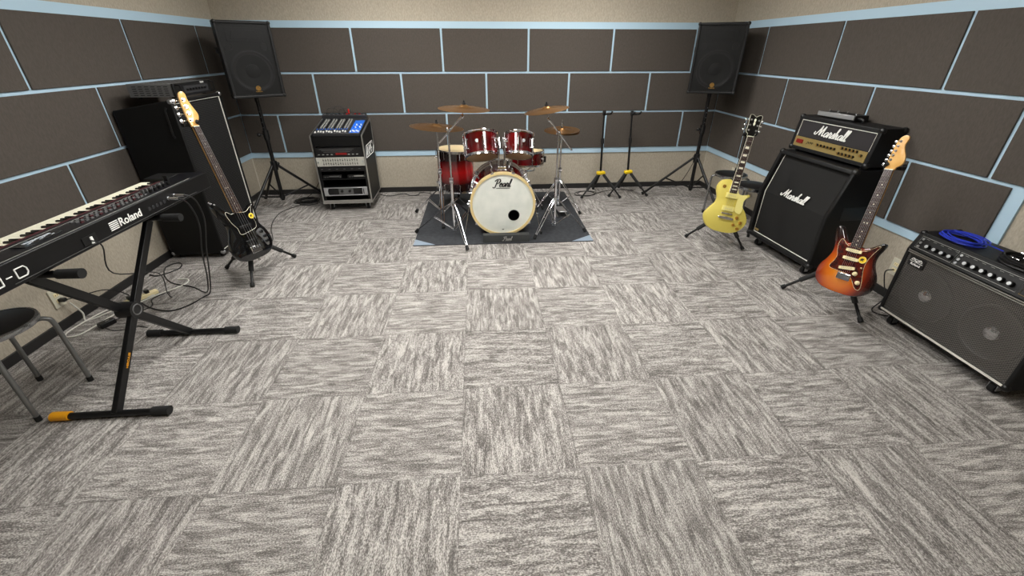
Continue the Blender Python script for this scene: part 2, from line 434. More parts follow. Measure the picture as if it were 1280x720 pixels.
rows = [(1.345, 1.755, 'top'), (.926, 1.324, 'middle'), (.505, .906, 'bottom')]
ORD = ['first', 'second', 'third', 'fourth', 'fifth', 'sixth', 'seventh', 'eighth', 'ninth']
def panels(wall, start, ends, joints_for_row, corner):
    for ri, (za, zb, rn) in enumerate(rows):
        js = joints_for_row(ri); g = .011
        cells = [(a, b) for a, b in zip(js, js[1:]) if abs(b-a) > .06]
        for k, (a, b) in enumerate(cells):
            lo, hi = min(a, b)+g, max(a, b)-g; mb = MB()
            if wall == 'back': mb.box(((lo+hi)/2, YB-.012-.006, (za+zb)/2), (hi-lo, .012, zb-za)); wl = 'back wall'
            elif wall == 'left': mb.box((XL+.012+.006, (lo+hi)/2, (za+zb)/2), (.012, hi-lo, zb-za)); wl = 'left wall'
            else: mb.box((XR-.012-.006, (lo+hi)/2, (za+zb)/2), (.012, hi-lo, zb-za)); wl = 'right wall'
            o = obj('acoustic_panel', mb, 'panel_fabric', bevel=.003)
            tag(o, f'charcoal wall panel, {rn} row of the {wl}, {ORD[k]} {corner}', 'wall panel', f'charcoal panels on the {wl}')
g_ = 0.014
X0, PW = -1.163, .93
panels('back', 0, 0, lambda r: [XL+g_]+[X0+PW*(k-(.5 if r == 1 else 0)) for k in range(-1, 6) if XL+.1 < X0+PW*(k-(.5 if r == 1 else 0)) < XR-.1]+[XR-g_], 'from the left corner')
def jl(r): return [YB-g_]+[y for y in ([2.08-.926*k for k in range(6)] if r == 0 else [2.08-.463*(1 if r == 1 else 0)-.926*k for k in range(6)]) if y > YL_END]+[YL_END]
def jr(r):
    base = 1.77 if r != 1 else 1.304
    ys = [base-.934*k for k in range(5)]
    if r == 2: return [YB-g_]+[y for y in ys if y > -.6]+[-.699]
    return [YB-g_]+[y for y in ys if y > -2.5]+[-2.6]
panels('left', 0, 0, jl, 'from the back corner'); panels('right', 0, 0, jr, 'from the back corner')

# ceiling lights
for i, (x, y) in enumerate(LIGHT_XY):
    t = thing('ceiling_light', f'square white recessed ceiling light panel, {ORD[i]} counted from the back left', 'ceiling light', (x, y, CEIL), 0, 'ceiling light panels')
    mb = MB()
    for sx, sy, lx, ly in ((0, .31, .66, .04), (0, -.31, .66, .04), (.31, 0, .04, .58), (-.31, 0, .04, .58)): mb.box((sx, sy, -.01), (lx, ly, .02))
    obj('frame', mb, 'ceiling', t)
    obj('diffuser', MB().box((0, 0, -.006), (.575, .575, .008)), 'lamp', t)
lm = M['lamp'].node_tree.nodes['Principled BSDF']
lm.inputs['Emission Color'].default_value = (*LIGHT_COLOR, 1); lm.inputs['Emission Strength'].default_value = LIGHT_STRENGTH

# ------------------------------------------------------------------ cabinets
def cab_shell(w, prof, depth, b, rec, top_b=None):
    """open-front cabinet body: prof = front edge [(y, z)...] bottom to top, y back from front. Returns MB with recessed front."""
    mb = MB(); h = prof[-1][1]; tb = top_b or b
    L = [mb._v((-w/2, y, z)) for y, z in prof]; R = [mb._v((w/2, y, z)) for y, z in prof]
    LB = [mb._v((-w/2, depth, prof[0][1])), mb._v((-w/2, depth, h))]; RB = [mb._v((w/2, depth, prof[0][1])), mb._v((w/2, depth, h))]
    mb._f(L+[LB[1], LB[0]]); mb._f(R[::-1]+[RB[0], RB[1]])
    mb._f([L[0], LB[0], RB[0], R[0]]); mb._f([L[-1], R[-1], RB[1], LB[1]]); mb._f([LB[0], LB[1], RB[1], RB[0]])
    # inner frame points
    def ins(i):
        y, z = prof[i]
        if i == 0:
            y2, z2 = prof[1]; t = b/math.hypot(y2-y, z2-z); return (y+(y2-y)*t, z+(z2-z)*t)
        if i == len(prof)-1:
            y2, z2 = prof[-2]; t = tb/math.hypot(y2-y, z2-z); return (y+(y2-y)*t, z+(z2-z)*t)
        return (y, z)
    I = [ins(i) for i in range(len(prof))]
    iL = [mb._v((-w/2+b, y, z)) for y, z in I]; iR = [mb._v((w/2-b, y, z)) for y, z in I]
    jL = [mb._v((-w/2+b, y+rec, z)) for y, z in I]; jR = [mb._v((w/2-b, y+rec, z)) for y, z in I]
    for i in range(len(prof)-1):
        mb._f([L[i], L[i+1], iL[i+1], iL[i]]); mb._f([R[i], iR[i], iR[i+1], R[i+1]])
        mb._f([iL[i], iL[i+1], jL[i+1], jL[i]]); mb._f([iR[i], jR[i], jR[i+1], iR[i+1]])
        mb._f([jL[i], jL[i+1], jR[i+1], jR[i]])
    mb._f([L[0], iL[0], iR[0], R[0]]); mb._f([L[-1], R[-1], iR[-1], iL[-1]])
    mb._f([iL[0], jL[0], jR[0], iR[0]]); mb._f([iL[-1], iR[-1], jR[-1], jL[-1]])
    return mb, I
def caster(parent, x, y, h=.085, z=0):
    mb = MB(); mb.mi = 0
    mb.box((x, y, z+h-.004), (.06, .06, .008)); mb.box((x-.019, y+.008, z+h*.6), (.004, .03, h*.6)); mb.box((x+.019, y+.008, z+h*.6), (.004, .03, h*.6)); mb.mi = 1
    mb.cone((x-.014, y+.014, z+h*.38), (x+.014, y+.014, z+h*.38), h*.38)
    return obj('caster', mb, ['steel', 'rubber'], parent)
def corners(parent, w, d, h, s=.03, f=lambda z: 0, zs=None, m='black_plastic'):
    for z in (zs or (0, h)):
        for x in (-1, 1):
            for y in (0, 1):
                yy = f(z) if y == 0 else d
                mb = MB(); mb.ball((x*(w/2-s*.42), yy+(s*.42 if y == 0 else -s*.42), z+(s*.42 if z < h/2 else -s*.42)), s*.72, n=12)
                obj('corner_protector', mb, m, parent)

# ---- guitar half stack
RZ = radians(184+90)
t = thing('speaker_cabinet', 'black angled guitar speaker cabinet with white script logo under the gold-faced amplifier head', 'speaker cabinet', (2.54, .325, 0), RZ)
w_, h_, d_ = .72, .74, .345
prof = [(0, .09), (0, .49), (.10, .83)]
mb, I = cab_shell(w_, prof, d_, .032, .045); obj('body', mb, 'tolex', t, .008)
mb = MB(); mb.mi = 0
yy = [(y+.036, z) for y, z in I]
for (a, b) in zip(yy, yy[1:]):
    v = [mb._v((-w_/2+.036, a[0], a[1])), mb._v((w_/2-.036, a[0], a[1])), mb._v((w_/2-.036, b[0], b[1])), mb._v((-w_/2+.036, b[0], b[1]))]; mb._f(v)
obj('grille', mb, 'grille_cloth', t)
pts = [(-w_/2+.04, yy[0][0], yy[0][1]+.004), (w_/2-.04, yy[0][0], yy[0][1]+.004), (w_/2-.04, yy[1][0], yy[1][1]), (w_/2-.04, yy[2][0], yy[2][1]-.004), (-w_/2+.04, yy[2][0], yy[2][1]-.004), (-w_/2+.04, yy[1][0], yy[1][1])]
obj('piping', MB().tube(pts, .0042, 6, closed=True), 'piping', t)
ang = math.atan2(.10, .34)
SL = Matrix.Translation((-.01, .010+.036-.010, .535)) @ Matrix.Rotation(-ang, 4, 'X') @ FRONT
mb = MB(); script(mb, 'Marshall', .031, SL, pen=.16); obj('logo', mb, 'white_letter', t)
mb = MB(); mb.box((-.29, .032, .150), (.045, .004, .018)); obj('badge', mb, 'gold_panel', t)
for x in (-1, 1):
    mb = MB(); mb.box((x*(w_/2+.001), .2, .52), (.004, .18, .10)); mb.box((x*(w_/2-.003), .2, .52), (.010, .13, .06)); obj('handle', mb, 'black_plastic', t, .002)
for x in (-.27, .27):
    for y in (.06, d_-.06): caster(t, x, y, .09)
corners(t, w_, d_, .83, .036, lambda z: .10 if z > .5 else 0, (.09, .83))

# head
t = thing('guitar_amplifier_head', 'black guitar amplifier head with gold control panel and white script logo on the angled cabinet', 'amplifier', (2.70, .335, .83), radians(184.2+90))
w_, h_, d_ = .708, .265, .22
prof = [(0, .016), (.028, .27)]
mb, I = cab_shell(w_, prof, d_, .03, .012); obj('body', mb, 'tolex', t, .010)
def hd(z): return .028*(z-.016)/.254
mb = MB(); v = [mb._v((x, hd(z)+.010, z)) for x, z in ((-.322, .118), (.322, .118), (.322, .24), (-.322, .24))]; mb._f(v); obj('grille', mb, 'grille_cloth_grey', t)
obj('piping', MB().tube([(x, hd(z)+.006, z) for x, z in ((-.322, .118), (-.322, .238), (.322, .238), (.322, .118))], .0032, 6), 'piping', t)
tilt = math.atan2(.028, .254)
PM = lambda x, z, e=0: Matrix.Translation((x, hd(z)+.004-e, z)) @ Matrix.Rotation(-tilt, 4, 'X') @ FRONT
mb = MB(); mb.prism([(-.322, -.036), (.322, -.036), (.322, .036), (-.322, .036)], 0, .003, PM(0, .080)); p = obj('control_panel', mb, 'gold_panel', t)
mb = MB(); script(mb, 'Marshall', .035, PM(-.02, .178, -.004), pen=.15); obj('logo', mb, 'white_letter', t)
mb = MB(); text(mb, 'JVM', .026, PM(-.17, .083, .004), shear=.3, sx=1.3); obj('model_mark', mb, 'black_plastic', p)
mb = MB(); mb.prism([(-.03, -.014), (.03, -.014), (.03, .014), (-.03, .014)], 0, .008, PM(-.265, .083, .003)); obj('power_switch', mb, 'red_light', p)
kn = [(-.09+.031*i, .086) for i in range(6)]+[(.125+.030*i, .104) for i in range(5)]+[(.112+.030*i, .066) for i in range(5)]+[(.287, .086)]
for x, z in kn:
    mb = MB(); mb.mi = 0; mb.cone(PM(x, z, .004).translation, PM(x, z, .016).translation, .0095, .008); mb.mi = 1; mb.cone(PM(x, z, .016).translation, PM(x, z, .0175).translation, .006)
    obj('knob', mb, ['black_plastic', 'gold'], p)
obj('handle', MB().tube([(-.11, .11, .272), (-.10, .11, .292), (.10, .11, .292), (.11, .11, .272)], .009, 8, smooth=4), 'black_plastic', t)
for x in (-.3, .3):
    for y in (.04, .18): obj('foot', MB().cone((x, y, 0), (x, y, .02), .016), 'rubber', t)
corners(t, w_, d_, .27, .03, lambda z: .028 if z > .1 else 0, (.016, .27))
t = thing('foot_switch', 'flat silver and black foot controller lying on top of the gold-faced amplifier head', 'foot switch', (2.77, .42, 1.101), radians(188+90))
FZ = .022
mb = MB(); mb.box((0, .06, FZ), (.30, .13, .04), top=(1, .9)); obj('body', mb, 'black_plastic', t, .004)
mb = MB(); mb.box((0, -.008, FZ+.006), (.30, .012, .030)); obj('front_edge', mb, 'silver_face', t, .002)
for i in range(4): obj('switch', MB().cone((-.11+.073*i, .05, FZ+.02), (-.11+.073*i, .05, FZ+.036), .008), 'chrome', t)

# ---- guitar combo (right)
t = thing('guitar_combo_amplifier', 'wide black guitar combo amplifier with woven grille, metal trim and a row of knobs', 'amplifier', (2.656, -.929, 0), radians(179+90))
w_, d_ = .745, .28
prof = [(0, .075), (0, .505), (.042, .615)]
mb, I = cab_shell(w_, prof, d_, .022, .03, .012); obj('body', mb, 'tolex', t, .006)
mb = MB(); mb._f([mb._v(p) for p in ((-.351, .008, .097), (.351, .008, .097), (.351, .008, .498), (-.351, .008, .498))]); g = obj('grille', mb, 'woven_mesh', t)
for x, z in ((-.175, .285), (.185, .285)):
    M4 = on_front(x, .0, z)
    mb = MB(); mb.mi = 0; mb.lathe([(.150, -.027), (.15, -.020), (.138, -.018), (.13, -.0245), (.05, -.0275), (.0, -.0278)], M4, 40); mb.mi = 1
    mb.lathe([(.036, -.0262), (.032, -.019), (.02, -.014), (.0, -.012)], M4, 24); obj('speaker_cone', mb, ['black_plastic', 'chrome'], t)
s_ = math.atan2(.042, .11)
JM = lambda x, u, e=0: Matrix.Translation((x, .021, .560)) @ Matrix.Rotation(-s_, 4, 'X') @ Matrix.Translation((0, -.001-e, u)) @ FRONT
p = obj('control_panel', MB().prism([(-.352, -.049), (.352, -.049), (.352, .047), (-.352, .047)], -.008, 0, JM(0, 0)), 'black_metal', t)
for nm, xa, xb in (('left_channel_plate', -.34, -.13), ('right_channel_plate', -.12, .185), ('master_plate', .20, .342)):
    mb = MB(); mb.tube([JM(x, u, .002).translation for x, u in ((xa, -.034), (xb, -.034), (xb, .036), (xa, .036))], .0012, 4, closed=True)
    for i in range(int((xb-xa)/.04)):
        mb.box((0, 0, 0), (.018, .0012, .0015), JM(xa+.035+i*.042, .028, .002) @ Matrix.Rotation(0, 4, 'X'))
    obj(nm, mb, 'grey_letter' if nm[0] != 'm' else 'gold_panel', p)
for x in [-.275+.043*i for i in range(4)]+[-.062+.0425*i for i in range(6)]+[.235, .285, .33]:
    mb = MB(); mb.mi = 0; mb.cone(JM(x, -.008, .001).translation, JM(x, -.008, .018).translation, .0145, .012, 16); mb.mi = 1; mb.cone(JM(x, -.008, .018).translation, JM(x, -.008, .0195).translation, .009, n=16)
    obj('knob', mb, ['black_plastic', 'silver_face'], p)
for x in (-.325, -.107):
    for u in (.022, -.002, -.024):
        obj('input_jack', MB().cone(JM(x, u, .001).translation, JM(x, u, .006).translation, .007), 'steel', p)
mb = MB(); mb.box((0, -.002, .507), (.705, .006, .005)); mb.box((0, -.001, .496), (.705, .006, .005)); obj('upper_trim', mb, 'aluminium', t)
mb = MB(); mb.box((0, -.002, .094), (.705, .008, .009)); obj('lower_trim', mb, 'piping', t)
mb = MB(); mb.mi = 0; mb.box((-.285, .004, .452), (.095, .006, .058)); mb.mi = 1
text(mb, 'Roland', .021, on_front(-.285, .0005, .435), bold=.0003)
for k in range(5): mb.prism(smooth2([(-.036+k*.003, .0), (-.02+k*.003, .018), (.0, .0), (.02+k*.002, .018), (.034, .006-k*.002), (.02, .012-k*.002), (.0, -.004), (-.02, .012)], 3), 0, .0006+.0001*k, on_front(-.285, .0006, .455)) if k == 0 else None
for k in range(3): mb.box((-.285, .0, .450+.009*k), (.078-.01*k, .0012, .0022))
obj('badge', mb, ['black_plastic', 'white_letter'], t)
for x in (-.30, .30):
    for y in (.045, d_-.045): caster(t, x, y, .078)
corners(t, w_, d_, .615, .028, lambda z: .042 if z > .3 else 0, (.075, .615), 'black_metal')
mb = MB(); mb.tube([(w_/2+.002, .07, .50), (w_/2+.022, .09, .50), (w_/2+.022, .2, .50), (w_/2+.002, .22, .50)], .006); obj('handle', mb, 'black_plastic', t)

# cables on the combo
def coil(name, label, center, R, r, turns, m, sy=.6, seed=1, wob=.012, rz=0, dz=None, tail=None, group=None, cat='cable'):
    rnd = random.Random(seed); pts = []
    for k in range(turns):
        rr = R*(1-.10*rnd.random()); ox, oy = rnd.uniform(-wob, wob), rnd.uniform(-wob, wob)
        for i in range(14):
            a = 2*pi*i/14
            z = r+(dz or 2*r*.55)*k+ rnd.uniform(0, r)
            p = Vector((ox+rr*cos(a), oy+rr*sy*sin(a), z)); p.rotate(Euler((0, 0, rz))); pts.append(p)
    if tail: pts += [Vector(q) for q in tail]
    t = thing(name, label, cat, center, 0, group)
    return t, pts
def cable_obj(name, label, pts, r, m, closed=False, sm=4, cat='cable', group=None):
    b = Vector(pts[0]); mb = MB(); mb.tube([Vector(p)-b for p in pts], r, 6, closed, sm)
    o = obj(name, mb, m); o.location = b; return tag(o, label, cat, group)
t, pts = coil('instrument_cable', 'coiled blue instrument cable lying on the left part of the combo amplifier', (2.79, -.72, .616), .10, .0032, 7, 'blue_cable', .75, 3, .02, radians(80), tail=[(.06, -.14, .006), (.02, -.2, .006)])
obj('lead', MB().tube(pts, .0032, 6, smooth=3), 'blue_cable', t)
obj('plug', MB().cone((.02, -.2, .0065), (.015, -.255, .0065), .0065), 'chrome', t)
t, pts = coil('instrument_cable', 'coiled black instrument cable with silver plugs at the right end of the combo amplifier', (2.79, -1.04, .616), .125, .0038, 8, 'black_cable', .8, 5, .012, radians(85))
obj('lead', MB().tube(pts, .0038, 6, smooth=3), 'black_cable', t)
for a in (.02, -.03): obj('plug', MB().cone((-.02+a, .045+a, .048), (-.01+a, -.03+a, .046), .0075), 'chrome', t)
tag(cable_obj('mains_cable', 'black power cord from the wall outlet down behind the combo amplifier', [(2.955, -.30, .21), (2.90, -.30, .20), (2.88, -.34, .14), (2.84, -.42, .06), (2.74, -.46, .006), (2.72, -.52, .006), (2.80, -.56, .006), (2.9, -.6, .03)], .004, 'black_cable'), 'black power cord plugged into the wall outlet left of the combo amplifier', 'cable')

# ---- bass stack (left)
t = thing('bass_speaker_cabinet', 'tall black bass speaker cabinet with grille and pale piping beside the left wall', 'speaker cabinet', (-2.04, 1.03, 0), radians(0+90))
w_, d_, h_ = .654, .42, 1.24
prof = [(0, .035), (0, h_)]
mb, I = cab_shell(w_, prof, d_, .028, .02)
# chamfer the upper rear edge
for v in mb.bm.verts:
    if v.co.y > d_-.001 and v.co.z > h_-.001: v.co.z -= .07
tb = [v for v in mb.bm.verts]
obj('body', mb, 'tolex_dark', t, .008)
mb = MB(); v = [mb._v((x, .016, z)) for x, z in ((-.30, .064), (.30, .064), (.30, 1.21), (-.30, 1.21))]; mb._f(v); g = obj('grille', mb, 'grille_cloth', t)
mb = MB()
for k in range(90): mb.box((0, .0155, .075+.0125*k), (.59, .0012, .004))
g2 = obj('grille_weave', mb, 'black_plastic', g)
obj('piping', MB().tube([(x, .010, z) for x, z in ((-.298, .066), (.298, .066), (.298, 1.208), (-.298, 1.208))], .0045, 6, closed=True), 'piping', t)
for x in (-.27, .27):
    for y in (.05, d_-.05): obj('foot', MB().cone((x, y, 0), (x, y, .036), .022, .026), 'rubber', t)
for x in (-1, 1):
    for y, z in ((0, .035), (d_, .035), (0, h_)):
        obj('corner_protector', MB().ball((x*(w_/2-.014), y+(.014 if y == 0 else -.014), z+(.014 if z < .5 else -.014)), .020, n=12), 'steel', t)
mb = MB(); mb.tube([(-w_/2-.012, .04, 1.19), (-w_/2-.024, .045, 1.17), (-w_/2-.024, .05, 1.0), (-w_/2-.012, .05, .98)], .006); obj('side_bar', mb, 'black_metal', t)

t = thing('bass_amplifier_head', 'grey rack-style bass amplifier with slotted side on the tall bass cabinet', 'amplifier', (-2.05, 1.02, h_), radians(2+90))
mb = MB(); mb.box((0, .155, .055), (.48, .30, .088)); obj('body', mb, 'amp_grey', t, .003)
mb = MB()
for i in range(6):
    for k in range(5): mb.box((-.2405, .05+.042*i, .025+.014*k), (.002, .026, .005))
obj('side_vents', mb, 'black_plastic', t)
mb = MB()
for i in range(9):
    for k in range(7): mb.box((-.2+.05*i, .06+.032*k, .0992), (.034, .008, .001))
obj('top_vents', mb, 'black_plastic', t)
mb = MB(); mb.box((0, -.002, .055), (.50, .014, .092)); f_ = obj('front_panel', mb, 'black_plastic', t, .002)
mb = MB(); mb.box((.03, -.010, .052), (.33, .003, .05)); obj('face_plate', mb, 'amp_face', f_)
for i in range(7): obj('knob', MB().cone((-.10+.04*i, -.011, .052), (-.10+.04*i, -.024, .052), .009, .008), 'black_plastic', f_)
mb = MB(); mb.box((.12, -.012, .09), (.05, .003, .012)); obj('label_plate', mb, 'grey_letter', f_)
for x in (-.225, .225): obj('handle', MB().tube([(x, -.008, .02), (x, -.04, .025), (x, -.04, .088), (x, -.008, .093)], .006), 'black_metal', t)
for x in (-.2, .2):
    for y in (.04, .27): obj('foot', MB().cone((x, y, 0), (x, y, .012), .014), 'rubber', t)

# ------------------------------------------------------------------ PA speakers on tripod stands
def pa_speaker(label, loc, rz):
    t = thing('pa_speaker', label, 'loudspeaker', loc, rz, 'PA loudspeakers on tripods')
    w, h, d = .447, .634, .34; b = .024
    mb = MB()
    o_ = lambda y, k: [mb._v((x*w/2*k, y, z)) for x, z in ((-1, 0), (1, 0), (1, h), (-1, h))]
    A = o_(0, 1); B_ = o_(.11, 1); D_ = o_(d, .66)
    for P_, Q_ in ((A, B_), (B_, D_)):
        for i in range(4): mb._f([P_[i], P_[(i+1) % 4], Q_[(i+1) % 4], Q_[i]])
    mb._f(D_)
    I_ = [mb._v((x, 0, z)) for x, z in ((-w/2+b, b), (w/2-b, b), (w/2-b, h-b), (-w/2+b, h-b))]
    J_ = [mb._v((x, .045, z)) for x, z in ((-w/2+b, b), (w/2-b, b), (w/2-b, h-b), (-w/2+b, h-b))]
    for i in range(4):
        mb._f([A[i], A[(i+1) % 4], I_[(i+1) % 4], I_[i]]); mb._f([I_[i], I_[(i+1) % 4], J_[(i+1) % 4], J_[i]])
    mb._f(J_)
    obj('body', mb, 'tolex', t, .007)
    mb = MB(); mb._f([mb._v((x, .010, z)) for x, z in ((-w/2+b, b), (w/2-b, b), (w/2-b, h-b), (-w/2+b, h-b))]); g = obj('grille', mb, 'perforated_steel', t)
    M4 = on_front(0, .03, .225)
    mb = MB(); mb.mi = 1; mb.lathe([(.175, -.012), (.178, .006), (.165, .008), (.155, .002), (.14, .002)], M4, 44); mb.mi = 0; mb.lathe([(.14, .002), (.06, -.012), (.058, -.004), (.03, .008), (0, .01)], M4, 36)
    obj('woofer', mb, ['tolex', 'amp_face'], t)
    mb = MB(); mb.box((0, .036, .525), (.30, .012, .11)); mb.box((0, .028, .525), (.24, .01, .07), top=(.8, 1)); obj('horn', mb, 'tolex', t, .004)
    for x in (-.145, .145): obj('bass_port', MB().lathe([(.034, -.013), (.034, .004), (.028, .004), (.028, -.012), (0, -.012)], on_front(x, .03, .43), 20), 'black_plastic', t)
    mb = MB(); mb.mi = 0; mb.lathe([(0, .0), (.021, 0), (.021, .004), (0, .004)], on_front(0, .010, .083), 28); mb.mi = 1
    mb.torus((0, .0055, .083), .0155, .0012, Matrix.Rotation(pi/2, 4, 'X'), 24, 5)
    for a in (90, 210, 330):
        for k in (-1, 0, 1):
            c, s = cos(radians(a)), sin(radians(a)); mb.box((.008*c-.0022*k*s, .0053, .083+.008*s+.0022*k*c), (.0014, .0012, .010), None) if a == 90 else mb.cone((.003*c-.0022*k*s, .0055, .083+.003*s+.0022*k*c), (.012*c-.0022*k*s, .0055, .083+.012*s+.0022*k*c), .0007, n=5)
    mb.mi = 0; text(mb, 'YAMAHA', .014, on_front(0, .008, .054), bold=.0003)
    obj('badge', mb, ['gold', 'sticker_dark'], t)
    for x in (-1, 1):
        mb = MB(); mb.box((x*(w/2-.012), .2, .40), (.03, .10, .05)); obj('handle', mb, 'black_plastic', t, .003)
    for z in (.012, h-.012):
        for x in (-1, 1): obj('corner_protector', MB().ball((x*(w/2-.010), .010, z), .017), 'black_plastic', t)
    return t
S1 = pa_speaker('black loudspeaker on the tripod stand in the left back corner', (-1.925, 1.80, 1.15), radians(-54+90))
S2 = dup(S1, (2.50, 1.79, 1.158), radians(-116+90), 'black loudspeaker on the tripod stand in the right back corner', 'PA loudspeakers on tripods')

def tripod_stand(label, loc, angs, r, top):
    t = thing('speaker_stand', label, 'speaker stand', loc, 0, 'tripod speaker stands')
    mb = MB(); mb.cone((0, 0, .10), (0, 0, .80), .019); obj('lower_pole', mb, 'black_metal', t)
    mb = MB(); mb.cone((0, 0, .78), (0, 0, top), .0165); obj('upper_pole', mb, 'black_metal', t)
    for za, zb_, rr in ((.74, .83, .028), (.43, .52, .032), (.12, .16, .027)): obj('collar', MB().cone((0, 0, za), (0, 0, zb_), rr), 'black_plastic', t)
    for z, a in ((.79, 200), (.48, 80)):
        c, s = cos(radians(a)), sin(radians(a))
        mb = MB(); mb.cone((.02*c, .02*s, z), (.055*c, .055*s, z), .007); mb.ball((.065*c, .065*s, z), .018); obj('knob', mb, 'black_plastic', t)
    for i in range(4): obj('height_pin_hole', MB().cone((.0, -.0175, .86+.05*i), (0, -.0205, .86+.05*i), .004), 'steel', t)
    for a in angs:
        c, s = cos(radians(a)), sin(radians(a))
        F_ = Vector((r*c, r*s, .018))
        lg = obj('leg', MB().cone((.03*c, .03*s, .475), F_, .0135), 'black_metal', t)
        obj('rubber_foot', MB().cone(F_+Vector((-.03*c, -.03*s, .027)), F_+Vector((.012*c, .012*s, -.006)), .017, .019), 'rubber', lg)
        m_ = Vector((.03*c, .03*s, .475)).lerp(F_, .55)
        obj('brace', MB().cone((.025*c, .025*s, .14), m_, .008), 'black_metal', t)
    obj('mount_cap', MB().cone((0, 0, top-.03), (0, 0, top+.012), .021), 'black_plastic', t)
    return t
tripod_stand('black tripod speaker stand in the left back corner beside the equipment rack', (-2.03, 1.93, 0), (30, 135, 250), .5, 1.138)
tripod_stand('black tripod speaker stand in the right back corner behind the stools', (2.57, 1.93, 0), (159, 39, 279), .52, 1.146)

# ------------------------------------------------------------------ equipment rack
RX, RY = -1.302, 1.80
t = thing('equipment_rack', 'black wheeled equipment rack with aluminium edges and slanted top', 'equipment rack', (RX, RY, 0), radians(1.5))
w_, d_ = .50, .50; zb, zf, zt = .095, .79, .885
mb = MB()
def side_poly(): return [(0, zb), (d_, zb), (d_, zt), (0, zf)]
YZ = Matrix(((0, 0, 1, 0), (1, 0, 0, 0), (0, 1, 0, 0), (0, 0, 0, 1)))
for sx in (-1, 1):
    x0 = -w_/2 if sx < 0 else w_/2-.012
    p_ = obj('side_panel', MB().prism(side_poly(), x0, x0+.012, YZ), 'black_gloss' if 0 else 'tolex', t)
    e = MB(); pts = [(sx*w_/2, y, z) for y, z in side_poly()]
    for a, b in zip(pts, pts[1:]+pts[:1]): e.tube([a, b], .0085, 4)
    obj('metal_edge', e, 'aluminium', p_)
    if sx > 0:
        e = MB(); xx = w_/2+.001
        MS = Matrix(((0, 0, 1, xx), (1, 0, 0, .27), (0, 1, 0, .60), (0, 0, 0, 1)))
        for q in ([(-.20, -.05), (-.14, .065), (.15, .065), (.20, -.0), (.14, -.06), (-.20, -.05)],): e.tube([MS @ Vector((a, b, 0)) for a, b in q], .004, 4)
        for q in ([(-.13, -.04), (-.10, .05), (-.06, -.04)], [(-.03, -.04), (-.03, .05), (.03, .04), (-.02, .0)], [(.06, -.04), (.06, .05), (.12, .05)], [(.06, .0), (.11, .0)]): e.tube([MS @ Vector((a, b, 0)) for a, b in q], .005, 4)
        obj('stencil_mark', e, 'white_letter', p_)
obj('base', MB().box((0, d_/2, zb+.006), (w_, d_, .012)), 'tolex_dark', t)
obj('back_panel', MB().box((0, d_-.006, (zb+zt)/2-.03), (w_-.03, .012, zt-zb-.09)), 'tolex_dark', t)
e = MB(); e.box((0, .0, zb), (w_+.016, .014, .016)); e.box((0, .0, zb+.02), (w_, .01, .02)); obj('bottom_rail', e, 'aluminium', t)
for sx in (-1, 1):
    mb = MB(); mb.box((sx*(w_/2-.022), .012, (zb+zf)/2), (.020, .004, zf-zb-.03)); obj('rack_rail', mb, 'black_metal', t)
obj('blank_panel', MB().box((0, .006, .737), (.455, .004, .095)), 'black_metal', t)
for x in (-.19, .19):
    for y in (.06, .43): caster(t, x, y, .09)
rackM = Matrix.Translation((RX, RY, 0)) @ Matrix.Rotation(radians(1.5), 4, 'Z')
def in_rack(name, label, cat, z):
    return thing(name, label, cat, matrix=rackM @ Matrix.Translation((0, .004, z)))
def rackbox(t, h, m, d=.35, w=.44): return obj('body', MB().box((0, d/2+.004, h/2), (w, d, h)), m, t)
# cd player
t = in_rack('disc_player', 'black rack disc player with dim red display, uppermost unit in the rack front', 'disc player', .585)
rackbox(t, .088, 'black_metal'); obj('front_panel', MB().box((0, 0, .044), (.458, .006, .09)), 'black_plastic', t)
obj('display', MB().box((.02, -.004, .028), (.11, .003, .02)), 'red_light', t)
for i in range(3): obj('disc_slot', MB().box((-.02, -.004, .075-.014*i), (.34-.04*i, .003, .003)), 'amp_grey', t)
for i in range(10):
    if not 4 <= i <= 6: obj('button', MB().box((-.20+.042*i, -.004, .022), (.018, .005, .007)), 'grey_letter', t)
# equaliser
t = in_rack('graphic_equalizer', 'silver double-row graphic equalizer in the middle of the rack', 'equalizer', .488)
rackbox(t, .088, 'black_metal', .2); obj('front_panel', MB().box((0, -.001, .044), (.482, .006, .09)), 'eq_silver', t)
for r_ in range(2):
    for i in range(15):
        mb = MB(); mb.mi = 0; mb.box((-.17+.024*i, -.0045, .064-.04*r_), (.004, .0015, .03)); mb.mi = 1; mb.box((-.17+.024*i, -.007, .064-.04*r_+random.uniform(-.006, .006)), (.010, .006, .006)); obj('slider', mb, ['outlet_slot', 'black_plastic'], t)
for x in (-.222, .222): obj('knob', MB().cone((x, -.004, .044), (x, -.014, .044), .007), 'steel', t)
# receivers
t = in_rack('rack_processor', 'black thin signal processor with small grey controls just below the silver equalizer', 'signal processor', .435)
rackbox(t, .042, 'black_metal', .2); obj('front_panel', MB().box((0, 0, .021), (.458, .006, .044)), 'black_plastic', t)
for i in range(6): obj('button', MB().box((-.2+.075*i, -.004, .022), (.02, .004, .005)), 'amp_grey', t)
t = in_rack('rack_shelf', 'black shelf carrying two small receivers in the lower half of the rack', 'shelf', .345)
obj('tray', MB().box((0, .1, .003), (.458, .2, .006)), 'black_metal', t)
for x, nm in ((-.12, 'left'), (.13, 'right')):
    t = thing('wireless_receiver', f'small black wireless receiver on the rack shelf, on its {nm} side', 'receiver', matrix=rackM @ Matrix.Translation((x, .02, .351)))
    obj('body', MB().box((0, .07, .02), (.19, .13, .038)), 'black_plastic', t, .002)
    obj('display', MB().box((.02, .003, .024), (.10, .003, .012)), 'grey_letter' if x > 0 else 'amp_grey', t)
    for k in (-.07, -.045, .08): obj('button', MB().cone((k, .005, .018), (k, -.001, .018), .005), 'amp_grey', t)
